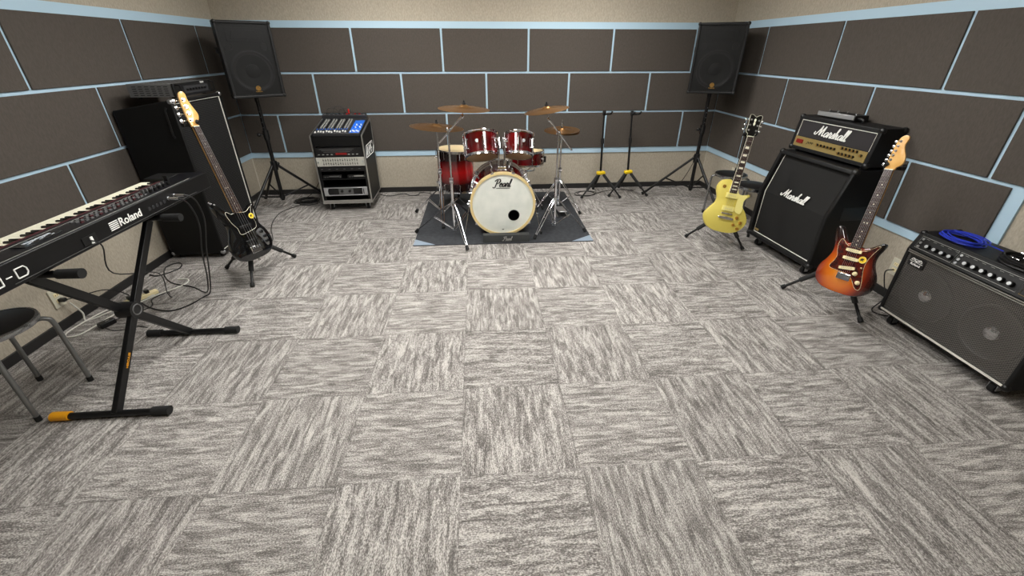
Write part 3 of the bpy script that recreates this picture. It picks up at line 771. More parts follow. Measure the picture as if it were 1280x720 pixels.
# power amp
t = in_rack('power_amplifier', 'black power amplifier with silver handles low in the rack', 'power amplifier', .175)
rackbox(t, .088, 'black_metal'); obj('front_panel', MB().box((0, 0, .044), (.458, .006, .09)), 'black_plastic', t)
mb = MB()
for z in (.004, .084): mb.box((0, -.008, z), (.44, .014, .008))
for x in (-.205, .205): mb.box((x, -.008, .044), (.035, .014, .086))
obj('frame', mb, 'silver_face', t, .002)
for x in (-.18, .18): obj('handle', MB().tube([(x, -.012, .014), (x, -.035, .02), (x, -.035, .068), (x, -.012, .074)], .005), 'silver_face', t)
mb = MB(); mb.box((0, -.005, .044), (.15, .004, .064)); fp = obj('meter_plate', mb, 'amp_grey', t)
for x in (-.04, .04): obj('level_knob', MB().cone((x, -.007, .048), (x, -.02, .048), .014), 'black_plastic', fp)
# mixer on slanted top
sl = math.atan2(zt-zf, d_)
t = thing('mixing_console', 'mixing console with rows of white and blue faders on the slanted rack top', 'mixer', matrix=rackM @ Matrix.Translation((0, .006, zf-.004)) @ Matrix.Rotation(sl, 4, 'X'))
mb = MB(); mb.box((0, .24, .010), (.462, .46, .03)); obj('body', mb, 'amp_face', t, .003)
mb = MB(); mb.box((0, .465, .04), (.462, .05, .05)); obj('rear_panel', mb, 'amp_face', t, .004)
mb = MB()
for z_, a, b in ((.0255, .06, .40),): mb.box((.175, .2, .0258), (.10, .36, .0012))
obj('output_section', mb, 'blue_plastic', t)
FXs = [-.205+.0265*i for i in range(12)]
for i, x in enumerate(FXs):
    obj('fader', MB().box((x, .04+.012*((i*5) % 3), .030), (.013, .022, .010)), 'white_letter', t)
    obj('fader_slot', MB().box((x, .065, .0256), (.003, .09, .001)), 'black_plastic', t)
    obj('mute_button', MB().box((x, .125, .028), (.012, .010, .006)), 'blue_plastic', t)
for i, x in enumerate(FXs):
    mb = MB()
    for k in range(8): mb.cone((x, .16+.034*k, .025), (x, .16+.034*k, .038), .0062, .005, 8)
    obj('knob_column', mb, 'grey_letter' if i % 3 else 'black_plastic', t)
for i in range(5): obj('fader', MB().box((.137+.019*i, .045+.02*(i % 2), .031), (.012, .022, .010)), 'white_letter', t)
for i in range(8): obj('knob', MB().cone((.145+.022*(i % 4), .16+.07*(i//4), .026), (.145+.022*(i % 4), .16+.07*(i//4), .040), .007), 'white_letter' if i % 2 else 'blue_plastic', t)
for i in range(10): obj('input_jack', MB().cone((-.2+.045*i, .465, .06), (-.2+.045*i, .465, .072), .009), 'red_plastic' if i in (5, 7, 8) else 'steel', t)
mc = rackM @ Vector((0, .47, zt+.05))
for i, (x, hh) in enumerate(((-.19, .055), (-.12, .07), (-.06, .05))):
    cable_obj('audio_cable', f'thin black cable looping up behind the mixing console, {ORD[i]} from the left', [mc+Vector((x, 0, -.005)), mc+Vector((x+.02, .01, hh)), mc+Vector((x+.09, .03, hh)), mc+Vector((x+.12, .05, -.03)), mc+Vector((x+.12, .055, -.3))], .003, 'black_cable', group='cables behind the mixer')
mb = MB(); mb.cone((0, 0, 0), (0, 0, .05), .009); o = obj('cable_plug', mb, 'red_plastic'); o.location = rackM @ Matrix.Translation((0, .006, zf-.004)) @ Matrix.Rotation(sl, 4, 'X') @ Vector((.05, .465, .07)); tag(o, 'red plug standing in the back of the mixing console', 'plug')

# ------------------------------------------------------------------ keyboard, stand, stool
KX, KY, KZ = -1.555, .05, .785; KL, KH, KD = 1.50, .105, .285
# local frame: x along length (viewer sees rear), rear face at y=0 looking +x world
t = thing('stage_keyboard', 'long black stage keyboard with its rear panel facing the room', 'keyboard', (KX, KY-KL/2, KZ), radians(90))
prof = [(0, .012), (.03, 0), (KD, 0), (KD, .055), (.155, .062), (.150, KH-.006), (.04, KH), (0, KH)]
mb = MB(); mb.prism(prof, -KL/2, KL/2, YZ); obj('body', mb, 'keyboard_body', t, .004)
mb = MB(); mb.prism([(.004, KH+.0005), (.148, KH-.004), (.148, KH-.003), (.004, KH+.0015)], -KL/2+.004, KL/2-.004, YZ); pn = obj('top_panel', mb, 'keyboard_top', t)
for sx in (-1, 1):
    obj('end_block', MB().box((sx*(KL/2-.065), .217, .079), (.13, .134, .046)), 'keyboard_body', t, .004)
nW = 52; kx0 = -KL/2+.11; kw = 1.22/nW
for i in range(nW): obj('white_key', MB().box((kx0+.02+kw*(i+.5), .219, .077), (kw-.0012, .130, .022)), 'ivory', t, .001)
for i in range(nW-1):
    if (nW-1-i) % 7 in (0, 3): continue   # seen from behind
    obj('black_key', MB().box((kx0+.02+kw*(i+1), .186, .090), (.011, .066, .012), top=(.8, .95)), 'key_black', t, .001)
# controls on top
z_ = KH
obj('screen', MB().box((-.28, .075, z_+.0015), (.17, .055, .003)), 'display', pn)
mb = MB()
for i in range(7): mb.box((-.33+.017*i, .062+.006*(i % 3), z_+.0036), (.013, .004, .0006)); mb.box((-.33+.017*i, .080, z_+.0036), (.013, .010, .0006))
obj('screen_bars', mb, 'screen_white', pn).name = 'screen_readout'  # small pale bars and blocks set in rows on the display
for r_ in range(3):
    for i in range(16):
        x = -.10+.026*i
        obj('button', MB().box((x, .05+.022*r_, z_+.003), (.014, .007, .006)), 'amp_grey' if (i+r_) % 4 else 'wine_strip', pn)
for i in range(8): obj('slider', MB().box((.33+.022*i, .09-.004*(i % 3), z_+.008), (.007, .014, .016)), 'amp_grey', pn)
for i in range(5): obj('knob', MB().cone((.335+.035*i, .05, z_), (.335+.035*i, .05, z_+.016), .009), 'black_plastic', pn)
obj('pitch_lever', MB().box((.57, .12, z_+.012), (.012, .02, .03)), 'black_plastic', pn)
obj('red_line', MB().box((0, .146, z_-.001), (1.1, .003, .004)), 'wine_strip', pn)
mb = MB(); mb.box((0, .012, z_+.0016), (1.2, .0016, .0012)); mb.box((-.05, .112, z_+.0008), (.9, .0012, .0012)); obj('trim_line', mb, 'grey_letter', pn)
mb = MB(); text(mb, 'Roland', .052, on_front(.085, -.001, .058), bold=.0009)
for k in range(5):
    mb.box((-.018, -.001, .041+.0085*k), (.05, .0014, .0042))
obj('logo', mb, 'white_letter', t)
# outlined square model lettering
def outline_word(mb, word, x, z, h, w, th):
    st = {'J': [[(1, 1), (1, 0), (0, 0), (0, .35)]], 'U': [[(0, 1), (0, 0), (1, 0), (1, 1)]], 'N': [[(0, 0), (0, 1), (1, 1), (1, 0)]], 'O': [[(0, 0), (0, 1), (1, 1), (1, 0), (0, 0)]], '-': [[(.1, .5), (.6, .5)]], 'D': [[(0, 0), (0, 1), (.8, 1), (1, .7), (1, .3), (.8, 0), (0, 0)]]}
    for c in word:
        for s_ in st[c]:
            for (a, b), (p, q) in zip(s_, s_[1:]): mb.cone((x+a*w, -.001, z+b*h), (x+p*w, -.001, z+q*h), th, n=4)
        x += w*(1.0 if c == '-' else 1.3)
mb = MB(); outline_word(mb, 'JUNO-D', -.735, .036, .036, .041, .0026); obj('model_mark', mb, 'white_letter', t)
for i in range(5):
    x = .215+.028*i; obj('rear_jack', MB().cone((x, .001, .055), (x, -.003, .055), .009), 'amp_face', t)
for x in (.365, .415): obj('output_jack', MB().cone((x, .001, .062), (x, -.004, .062), .010), 'steel', t)
mb = MB(); mb.box((-.16, -.002, .05), (.07, .003, .035)); obj('power_inlet', mb, 'black_plastic', t)
mb = MB(); mb.box((-.155, -.004, .045), (.012, .006, .03)); obj('white_tag', mb, 'white_letter', t)
mb = MB(); mb.box((.05, -.0008, .024), (1.1, .0015, .0012)); obj('rear_line', mb, 'amp_grey', t)

# X stand
t = thing('keyboard_stand', 'black folding X keyboard stand with one orange foot cap under the keyboard', 'keyboard stand', (-1.663, -.727, 0))
def bar(mb, a, b, w, hgt):
    a, b = Vector(a), Vector(b); d = (b-a); L_ = d.length; z = d.normalized(); x = Vector((1, 0, 0)); x = (x-z*x.dot(z)).normalized(); y = z.cross(x)
    Mx = Matrix.Identity(4)
    for i in range(3): Mx[i][0], Mx[i][1], Mx[i][2] = x[i], y[i], z[i]
    Mx.translation = (a+b)/2; mb.box((0, 0, 0), (w, hgt, L_), Mx)
fy = .327; ty = .315; tz = .765
for sgn, dx in ((-1, .022), (1, -.022)):
    mb = MB(); bar(mb, (dx, sgn*fy, .022), (dx, -sgn*ty, tz-.012), .025, .040); a_ = obj('arm', mb, 'black_metal', t, .003)
    mb = MB(); mb.cone((-.235, sgn*fy, .02), (.235, sgn*fy, .02), .016); f_ = obj('floor_bar', mb, 'black_metal', t)
    for e_ in (-1, 1):
        om = 'orange_yellow' if (sgn < 0 and e_ < 0) else 'rubber'
        cp = obj('end_cap', MB().cone((e_*.185, sgn*fy, .022), (e_*.262, sgn*fy, .022), .021, .022), om, f_)
        if om == 'orange_yellow': cp['label'] = 'orange end cap'
    mb = MB(); mb.cone((-.17, -sgn*ty, tz), (.17, -sgn*ty, tz), .015); s_ = obj('support_arm', mb, 'black_metal', t)
    mb = MB(); mb.cone((.10, -sgn*ty, tz), (.19, -sgn*ty, tz), .020, .021); obj('rubber_sleeve', mb, 'rubber', s_)
mb = MB(); mb.mi = 0; mb.cone((-.038, 0, .395), (.038, 0, .395), .042, n=28); mb.mi = 1; mb.torus((.039, 0, .395), .026, .003, Matrix.Rotation(pi/2, 4, 'Y'), 24, 5); obj('pivot_lock', mb, ['black_plastic', 'amp_grey'], t)
mb = MB()
TT = Matrix.Translation((.022+.0135, -.165, .205)) @ Matrix(((0, 0, 1, 0), (1, 0, 0, 0), (0, 1, 0, 0), (0, 0, 0, 1))) @ Matrix.Rotation(radians(49), 4, 'Z')
text(mb, 'HERCULES', .016, TT, bold=.0002); obj('lettering', mb, 'orange_yellow', t)

def stool(label, loc, rz, h, R, legm, group=None, cap=True):
    t = thing('round_stool', label, 'stool', loc, rz, group)
    obj('seat', MB().lathe([(0, h-.028), (R-.012, h-.028), (R-.010, h-.006), (R-.03, h), (0, h+.002)], None, 40), 'seat_vinyl', t)
    obj('seat_rim', MB().lathe([(R-.013, h-.030), (R, h-.028), (R+.003, h-.016), (R, h-.004), (R-.010, h-.003)], None, 40, closed=True), 'stool_chrome', t)
    for k in range(4):
        a = pi/4+k*pi/2; c, s = cos(a), sin(a)
        pts = [(c*(R-.05), s*(R-.05), h-.036), (c*(R+.0), s*(R+.0), h-.038), (c*(R+.022), s*(R+.022), h-.055), (c*(R+.028), s*(R+.028), h-.09), (c*(R+.033), s*(R+.033), .02)]
        lg = obj('leg', MB().tube(pts[:1]+catmull([Vector(p) for p in pts[1:4]], 4)+[Vector(pts[-1])], .0105, 10), legm, t)
        obj('leg_cap', MB().cone((c*(R+.033), s*(R+.033), 0), (c*(R+.033), s*(R+.033), .028), .0125), 'rubber', lg)
    mb = MB(); mb.torus((0, 0, h-.040), R-.045, .008, None, 28, 6); obj('frame_ring', mb, legm, t)
    return t
stool('round black-topped stool with grey tube legs at the left edge beside the keyboard stand', (-2.119, -.905, 0), radians(-5), .45, .158, 'grey_leg')
a_ = stool('round black-topped chrome stool behind the yellow guitar, nearer the back corner', (2.665, 1.36, 0), radians(10), .45, .150, 'stool_chrome', 'chrome stools behind the yellow guitar')
dup(a_, (2.655, .965, 0), radians(32), 'round black-topped chrome stool between the yellow guitar and the angled cabinet', 'chrome stools behind the yellow guitar')

# ------------------------------------------------------------------ drum kit
t = thing('drum_rug', 'dark grey drum rug with pale blue-grey front corners under the drum kit', 'rug', (.33, 1.55, 0), radians(-.6))
mb = MB(); mb.box((0, 0, .004), (1.63, 1.5, .008)); obj('mat', mb, 'rug', t, .002)
for sx in (-1, 1):
    mb = MB(); mb.prism([(sx*.813, -.748), (sx*.813, -.62), (sx*.62, -.748)], .0082, .010); obj('corner_patch', mb, 'rug_corner', t)
mb = MB(); mb.prism([(-.70, 0), (-.62, 0), (-.60, .052), (-.70, .07)], -.19, .23, YZ @ Matrix.Identity(4)); fl = obj('drum_stop', mb, 'rug_pad', t, .003)
fl.location = (0, -.03, .008)
mb = MB(); script(mb, 'Pearl', .017, on_front(.03, -.733-.002, .044) , pen=.16, underline=[(-1.5, -.35), (0, -.3), (2.0, -.35)]); obj('logo', mb, 'grey_letter', t)

def lug_ring(t, R, z0, z1, n, Mx, ph=0.0, long=True):
    for k in range(n):
        a = 2*pi*k/n+ph; c, s = cos(a), sin(a)
        mb = MB()
        mb.cone(Mx @ Vector((c*(R+.022), s*(R+.022), z0)), Mx @ Vector((c*(R+.022), s*(R+.022), z1)), .0032, n=6)
        zm = (z0+z1)/2
        for zz in ((z0+.3*(z1-z0), z0+.7*(z1-z0)) if long else (zm,)):
            mb.cone(Mx @ Vector((c*(R-.002), s*(R-.002), zz)), Mx @ Vector((c*(R+.030), s*(R+.030), zz)), .010, .007, 10)
        if long: mb.cone(Mx @ Vector((c*(R+.012), s*(R+.012), z0+.28*(z1-z0))), Mx @ Vector((c*(R+.012), s*(R+.012), z0+.72*(z1-z0))), .007, n=8)
        obj('lug', mb, 'chrome', t)
def hoop(R, z, Mx, hgt=.022, w=.012):
    return MB().lathe([(R-.004, z-hgt/2), (R+w*.5, z-hgt/2), (R+w*.4, z), (R+w, z+hgt*.3), (R+w, z+hgt/2), (R-.002, z+hgt/2)], Mx, 48, closed=True)
def drum(t, R, H, Mx, shell, head_t, head_b, n, ph=0, long=True):
    obj('shell', MB().lathe([(R, 0), (R, H), (R-.008, H), (R-.008, 0)], Mx, 56, closed=True), shell, t)
    obj('batter_head', MB().lathe([(0, H+.004), (R-.002, H+.004), (R+.004, H-.006)], Mx, 56), head_t, t)
    obj('resonant_head', MB().lathe([(0, -.004), (R-.002, -.004), (R+.004, .006)], Mx, 56), head_b, t)
    obj('hoop', hoop(R, H-.002, Mx), 'chrome', t); obj('hoop', hoop(R, .002, Mx @ Matrix.Diagonal((1, 1, -1, 1)).inverted() if False else Mx), 'chrome', t)
    lug_ring(t, R, .0, H, n, Mx, ph, long)

# bass drum: axis along y
BR, BD = .286, .42; BY = .985; BZ = .309
t = thing('bass_drum', 'large ruby red bass drum with white front head and round port hole', 'bass drum', (.322, BY, .008), 0)
BM = Matrix.Translation((0, 0, BZ-.008)) @ Matrix.Rotation(-pi/2, 4, 'X')      # local z -> +y (away from viewer)
obj('shell', MB().lathe([(BR-.005, .03), (BR-.005, .03+BD), (BR-.013, .03+BD), (BR-.013, .03)], BM, 72, closed=True), 'ruby_dark', t)
# front head with hole
mb = MB(); n = 72; hc = (.100, -.105); hr = .050
o1 = [mb._v(BM @ Vector(((BR-.006)*cos(2*pi*i/n), (BR-.006)*sin(2*pi*i/n), -.002))) for i in range(n)]
i1 = [mb._v(BM @ Vector((hc[0]+hr*cos(2*pi*i/n), -hc[1]+hr*sin(2*pi*i/n), -.002))) for i in range(n)]
for i in range(n): mb._f([o1[i], o1[(i+1) % n], i1[(i+1) % n], i1[i]])
obj('front_head', mb, 'drum_head', t)
obj('port_ring', MB().tube([BM @ Vector((hc[0]+hr*cos(2*pi*i/40), -hc[1]+hr*sin(2*pi*i/40), -.003)) for i in range(40)], .003, 6, closed=True), 'black_plastic', t)
obj('batter_head', MB().lathe([(0, BD+.06), (BR, BD+.06)], BM, 48), 'coated_head', t)
obj('inner_lining', MB().lathe([(BR-.014, .03), (BR-.014, BD+.03)], BM, 48), 'port_dark', t)
obj('pillow', MB().box((0, .3, .10), (.36, .25, .10)), 'port_dark', t, .03)
def bhoop(z): return MB().lathe([(BR-.010, z-.018), (BR+.013, z-.018), (BR+.013, z+.018), (BR-.010, z+.018)], BM, 72, closed=True)
obj('front_hoop', bhoop(.004), 'maple_hoop', t, .002); obj('rear_hoop', bhoop(BD+.056), 'chrome', t, .002)
for zz in (.07, BD-.005): pass
for k in range(10):
    a = 2*pi*(k+.5)/10+pi/2; c, s = cos(a), sin(a)
    for z0, z1 in ((-.016, .13), (BD+.07, BD-.08)):
        mb = MB(); mb.cone(BM @ Vector((c*(BR+.024), s*(BR+.024), z0)), BM @ Vector((c*(BR+.024), s*(BR+.024), z1)), .0035, n=6)
        mb.box((0, 0, 0), (.05, .018, .016), BM @ Matrix.Translation((c*(BR+.014), s*(BR+.014), z0+(.006 if z0 < 0 else -.006))) @ Matrix.Rotation(a+pi/2, 4, 'Z') @ Matrix.Scale(.55, 4))
        mb.cone(BM @ Vector((c*(BR-.004), s*(BR-.004), z1-(.02 if z0 < 0 else -.02))), BM @ Vector((c*(BR+.028), s*(BR+.028), z1-(.02 if z0 < 0 else -.02))), .012, .008, 10)
        obj('claw_hook', mb, 'chrome', t)
mb = MB(); script(mb, 'Pearl', .032, on_front(.0, -.005, BZ+.188), pen=.17, underline=[(-1.7, -.45), (0, -.4), (2.1, -.45)]); obj('logo', mb, 'black_plastic', t)
mb = MB(); mb.lathe([(0, .0), (.010, 0), (.010, .001), (0, .001)], on_front(.0, -.003, .060) @ Matrix.Diagonal((1, .5, 1, 1)), 16); obj('head_label', mb, 'amp_grey', t)
for sx in (-1, 1):
    mb = MB(); p0 = Vector((sx*(BR-.01), .12, BZ-.03)); p1 = Vector((sx*(BR+.075), .0, .004))
    mb.cone(p0+Vector((sx*.03, -.01, -.02)), p1, .0055, n=8); mb.cone(p0, p0+Vector((sx*.045, 0, -.01)), .014, n=10); sp_ = obj('spur', mb, 'chrome', t)
    obj('spur_tip', MB().cone(p1+Vector((0, 0, .018)), p1-Vector((0, 0, .004)), .009), 'rubber', sp_)
# tom mount
mb = MB(); mb.box((0, .12, BZ+BR-.008), (.09, .06, .02)); mb.box((0, .12, BZ+BR+.012), (.075, .045, .028)); obj('tom_mount', mb, 'chrome', t, .003)
for sx in (-1, 1): obj('tom_post', MB().tube([(sx*.026, .12, BZ+BR+.01), (sx*.026, .13, BZ+BR+.20), (sx*.03, .14, BZ+BR+.23), (sx*.055, .15, BZ+BR+.235)], .0095, 8), 'chrome', t)

def tom(label, c, R, H, tilt, yaw, badge):
    Mx = Matrix.Translation(c) @ Matrix.Rotation(yaw, 4, 'Z') @ Matrix.Rotation(tilt, 4, 'X') @ Matrix.Translation((0, 0, -H/2))
    t = thing('rack_tom', label, 'tom drum', matrix=Matrix.Translation(c))
    Ml = Matrix.Translation(-Vector(c)) @ Mx
    drum(t, R, H, Ml, 'ruby', 'coated_head', 'clear_head', 6, pi/6)
    mb = MB(); mb.lathe([(0, 0), (.016, 0), (.016, .002), (0, .002)], Ml @ Matrix.Translation((badge*R*.35, -R*.945, H*.55)) @ FRONT, 20); obj('badge', mb, 'silver_face', t)
    mb = MB(); sx = 1 if badge < 0 else -1
    mb.box((0, 0, 0), (.02, .09, .10), Ml @ Matrix.Translation((sx*(R+.012), 0, H*.55))); obj('mount_bracket', mb, 'chrome', t, .003)
    return t
TX = -radians(27)
tom('ruby red rack tom, the larger left one above the bass drum', (.143, 1.27, .777), .150, .20, TX, radians(8), -1)
tom('ruby red rack tom, the smaller right one above the bass drum', (.492, 1.27, .777), .128, .19, TX, radians(-8), 1)
t = thing('floor_tom', 'tall ruby red floor tom fading to black behind the left cymbal stands', 'floor tom', (-.135, 1.92, .008))
FM = Matrix.Translation((0, 0, .19)) @ Matrix.Rotation(radians(2), 4, 'Y')
obj('shell', MB().lathe([(.195, 0), (.195, .42), (.187, .42), (.187, 0)], Matrix.Identity(4), 56, closed=True), 'ruby_fade', t, loc=(0, 0, .19))
obj('batter_head', MB().lathe([(0, .424), (.193, .424), (.199, .414)], FM, 48), 'coated_head', t); obj('resonant_head', MB().lathe([(0, -.004), (.193, -.004)], FM, 48), 'clear_head', t)
obj('hoop', hoop(.195, .418, FM), 'chrome', t); obj('hoop', hoop(.195, .002, FM), 'chrome', t)
for k in range(8):
    a = 2*pi*k/8+.2; c, s = cos(a), sin(a); mb = MB()
    for z0, z1 in ((.0, .075), (.345, .42)):
        mb.cone(FM @ Vector((c*.217, s*.217, z0)), FM @ Vector((c*.217, s*.217, z1)), .003, n=6)
    for z in (.075, .345): mb.cone(FM @ Vector((c*.192, s*.192, z)), FM @ Vector((c*.225, s*.225, z)), .010, .007)
    obj('lug', mb, 'chrome', t)
for a in (215, 335, 90):
    c, s = cos(radians(a)), sin(radians(a))
    lg = obj('leg', MB().tube([(c*.222, s*.222, .40), (c*.222, s*.222, .10), (c*.245, s*.245, .02)], .0055, 8), 'chrome', t)
    obj('leg_bracket', MB().box((c*.21, s*.21, .30), (.034, .034, .06)), 'chrome', lg, .003); obj('rubber_foot', MB().cone((c*.245, s*.245, 0), (c*.247, s*.247, .03), .012), 'rubber', lg)
# snare
SX, SY, SZ = .625, 1.80, .475
t = thing('snare_drum', 'shallow ruby red snare drum on a chrome stand behind the right rack tom', 'snare drum', (SX, SY, SZ))
drum(t, .172, .135, Matrix.Rotation(radians(-4), 4, 'X'), 'ruby', 'coated_head', 'clear_head', 8, .2, False)
mb = MB(); mb.box((.185, -.05, .06), (.025, .035, .06)); obj('strainer', mb, 'black_metal', t)
def tripod_base(t, hub_z, feet, r_leg=.0065, low=.06, base=(0, 0)):
    """double-braced chrome tripod: feet in local coords"""
    b = Vector((base[0], base[1], 0))
    for f in feet:
        F_ = Vector((f[0], f[1], .016)); d = (F_-b); d.z = 0; dn = d.normalized(); sd = Vector((-dn.y, dn.x, 0))
        topp = b+dn*.018+Vector((0, 0, hub_z))
        mb = MB()
        for sg in (-1, 1):
            mb.tube([topp+sd*.010*sg, topp.lerp(F_, .25)+sd*.014*sg+Vector((0, 0, .012)), topp.lerp(F_, .75)+sd*.012*sg+Vector((0, 0, .006)), F_+sd*.005*sg+Vector((0, 0, .012))], r_leg*.62, 6, smooth=3)
        lg = obj('leg', mb, 'chrome', t)
        m_ = topp.lerp(F_, .48)
        mb = MB()
        for sg in (-1, 1): mb.cone(b+dn*.014+sd*.008*sg+Vector((0, 0, low)), m_+sd*.013*sg, .0036, n=6)
        obj('brace', mb, 'chrome', t)
        obj('rubber_foot', MB().cone(F_+Vector((0, 0, .022))-dn*.012, F_-Vector((0, 0, .008))+dn*.012, .013, .017), 'rubber', lg)
t = thing('snare_stand', 'chrome snare stand holding the shallow red snare drum', 'snare stand', (SX, SY, .008))
obj('pole', MB().cone((0, 0, .06), (0, 0, .40), .011), 'chrome', t)
tripod_base(t, .25, [(.22*cos(radians(a)), .22*sin(radians(a))) for a in (80, 200, 320)])
for a in (50, 170, 290):
    c, s = cos(radians(a)), sin(radians(a)); obj('basket_arm', MB().tube([(0, 0, .39), (c*.12, s*.12, .42), (c*.182, s*.182, .44), (c*.186, s*.186, .465)], .006, 8), 'chrome', t)

def cymbal(name, label, c, R, tilt_x, tilt_y, group=None, m='bronze'):
    Mx = Matrix.Rotation(radians(tilt_x), 4, 'X') @ Matrix.Rotation(radians(tilt_y), 4, 'Y')
    t = thing(name, label, 'cymbal', matrix=Matrix.Translation(c) @ Mx, group=group)
    pr = [(.006, .022), (R*.10, .021), (R*.17, .013), (R*.21, .006), (R*.6, -.002), (R*.97, -.012), (R, -.014)]
    mb = MB(); mb.mi = 0; mb.lathe(pr, None, 64)
    mb2 = [(r, z-.0012) for r, z in pr]; mb.lathe(mb2[::-1], None, 64)
    for k in (.35, .5, .65, .8, .92): mb.mi = 1; mb.lathe([(R*k, -.0005+.006*(1-k)-.004*(k > .6)-.0035*(k > .75)-.0025*(k > .9)), (R*k+.002, .0003+.006*(1-k)-.004*(k > .6)-.0035*(k > .75)-.0025*(k > .9))], None, 64)
    obj('plate', mb, [m, 'bronze_dark'], t); return t
def cym_stand(label, base, hub, top_z, feet, boom=None, tip=None, name='cymbal_stand'):
    t = thing(name, label, 'cymbal stand', (base[0], base[1], .008), 0, 'chrome cymbal stands')
    L_ = lambda p: Vector(p)-Vector((base[0], base[1], .008))
    zt_ = top_z-.008
    obj('lower_tube', MB().cone((0, 0, .05), (0, 0, zt_*.55), .0125), 'chrome', t)
    obj('upper_tube', MB().cone((0, 0, zt_*.53), (0, 0, zt_), .0085), 'chrome', t)
    for za, zb_, rr in ((zt_*.55-.03, zt_*.55+.015, .018), (hub-.03, hub+.02, .018), (.045, .065, .016)): obj('collar', MB().cone((0, 0, za), (0, 0, zb_), rr), 'steel', t)
    mb = MB(); mb.cone((0, -.015, zt_*.55), (0, -.04, zt_*.55), .004); mb.box((0, -.045, zt_*.55), (.03, .008, .014)); obj('wing_bolt', mb, 'chrome', t)
    tripod_base(t, hub, [(f[0]-base[0], f[1]-base[1]) for f in feet])
    if boom:
        a, b = L_(boom[0]), L_(boom[1])
        obj('boom_arm', MB().cone(a, b, .0075), 'white_letter' if 0 else 'chrome', t)
        mb = MB(); mb.ball((0, 0, zt_), .020); mb.cone((0, .0, zt_), (0, -.035, zt_), .012); obj('boom_joint', mb, 'chrome', t)
        mb = MB(); mb.ball(b, .014); mb.cone(b, b+Vector((0, -.03, -.012)), .007); obj('tilter', mb, 'chrome', t)
    else: b = Vector((0, 0, zt_))
    c = L_(tip)
    obj('cymbal_rod', MB().cone(b, c+Vector((0, 0, .045)), .004), 'chrome', t)
    obj('felt', MB().cone(c+Vector((0, 0, .018)), c+Vector((0, 0, .036)), .014), 'foam', t); obj('wing_nut', MB().cone(c+Vector((0, 0, .036)), c+Vector((0, 0, .055)), .008, .006), 'black_metal', t)
    obj('lower_felt', MB().cone(c+Vector((0, 0, -.02)), c+Vector((0, 0, .0)), .012), 'foam', t)
    return t
cym_stand('chrome boom stand at the front left of the kit holding the crash cymbal', (-.13, 1.03), .31, .965, [(-.01, .68), (-.49, 1.10), (.10, 1.31)], ((-.213, 1.03, .853), (-.004, 1.05, 1.07)), (.012, 1.05, 1.135))
cymbal('crash_cymbal', 'bronze crash cymbal high on the boom stand left of the toms', (.012, 1.05, 1.135), .215, .5, 3, 'bronze cymbals of the drum kit')
cym_stand('straight chrome cymbal stand at the left side of the kit beside the floor tom', (-.27, 1.52), .30, .895, [(-.25, 1.20), (-.56, 1.67), (.02, 1.70)], None, (-.268, 1.52, .918))
cymbal('ride_cymbal', 'wide bronze cymbal at the far left of the drum kit, left of the floor tom', (-.268, 1.52, .918), .255, -1, 5, 'bronze cymbals of the drum kit')
cym_stand('chrome boom stand right of the bass drum holding the tilted crash cymbal', (.82, 1.08), .31, .912, [(.61, .87), (1.10, 1.0), (.76, 1.36)], ((.947, 1.08, .764), (.728, 1.08, 1.03)), (.705, 1.08, 1.115))
cymbal('crash_cymbal', 'bronze crash cymbal tilted up to the right above the right rack tom', (.705, 1.08, 1.115), .19, 0, -9, 'bronze cymbals of the drum kit')
# hi-hat
HX, HY = .965, 1.68
t = cym_stand('chrome hi-hat stand with pedal at the right side of the drum kit', (HX, HY), .32, .80, [(1.16, 1.47), (.72, 1.62), (1.02, 1.96)], None, (HX, HY, .838), 'hi_hat_stand')
obj('pull_rod', MB().cone((0, 0, .78), (0, 0, .93), .0035), 'chrome', t); obj('clutch', MB().cone((0, 0, .86), (0, 0, .895), .010), 'chrome', t)
mb = MB(); mb.box((-.0, -.17, .03), (.085, .26, .008), Matrix.Rotation(radians(-7), 4, 'X')); obj('pedal_board', mb, 'steel', t, .002)
obj('pedal_frame', MB().tube([(-.05, -.01, .02), (-.05, -.30, .012), (.05, -.30, .012), (.05, -.01, .02)], .005, 6), 'chrome', t)
hg = 'pair of hi-hat cymbals'
cymbal('hi_hat_cymbal', 'upper bronze hi-hat cymbal of the pair on the right stand', (HX, HY, .842), .18, 3, 2, hg)
c_ = cymbal('hi_hat_cymbal', 'lower bronze hi-hat cymbal of the pair on the right stand', (HX, HY, .822), .18, 183, 2, hg)
# kick pedal
t = thing('bass_drum_pedal', 'black and chrome bass drum pedal on the rug behind the bass drum', 'drum pedal', (.40, 1.66, .008))
obj('base_plate', MB().box((0, .08, .006), (.10, .28, .010)), 'black_metal', t, .002); obj('foot_board', MB().box((0, .10, .05), (.07, .25, .008), Matrix.Rotation(radians(-8), 4, 'X')), 'steel', t)
for sx in (-1, 1): obj('post', MB().cone((sx*.055, -.02, .006), (sx*.055, -.02, .19), .007), 'steel', t)
obj('axle', MB().cone((-.06, -.02, .185), (.06, -.02, .185), .006), 'steel', t); obj('beater', MB().cone((0, -.02, .185), (0, -.05, .30), .004).ball((0, -.055, .31), .024), 'chrome', t)

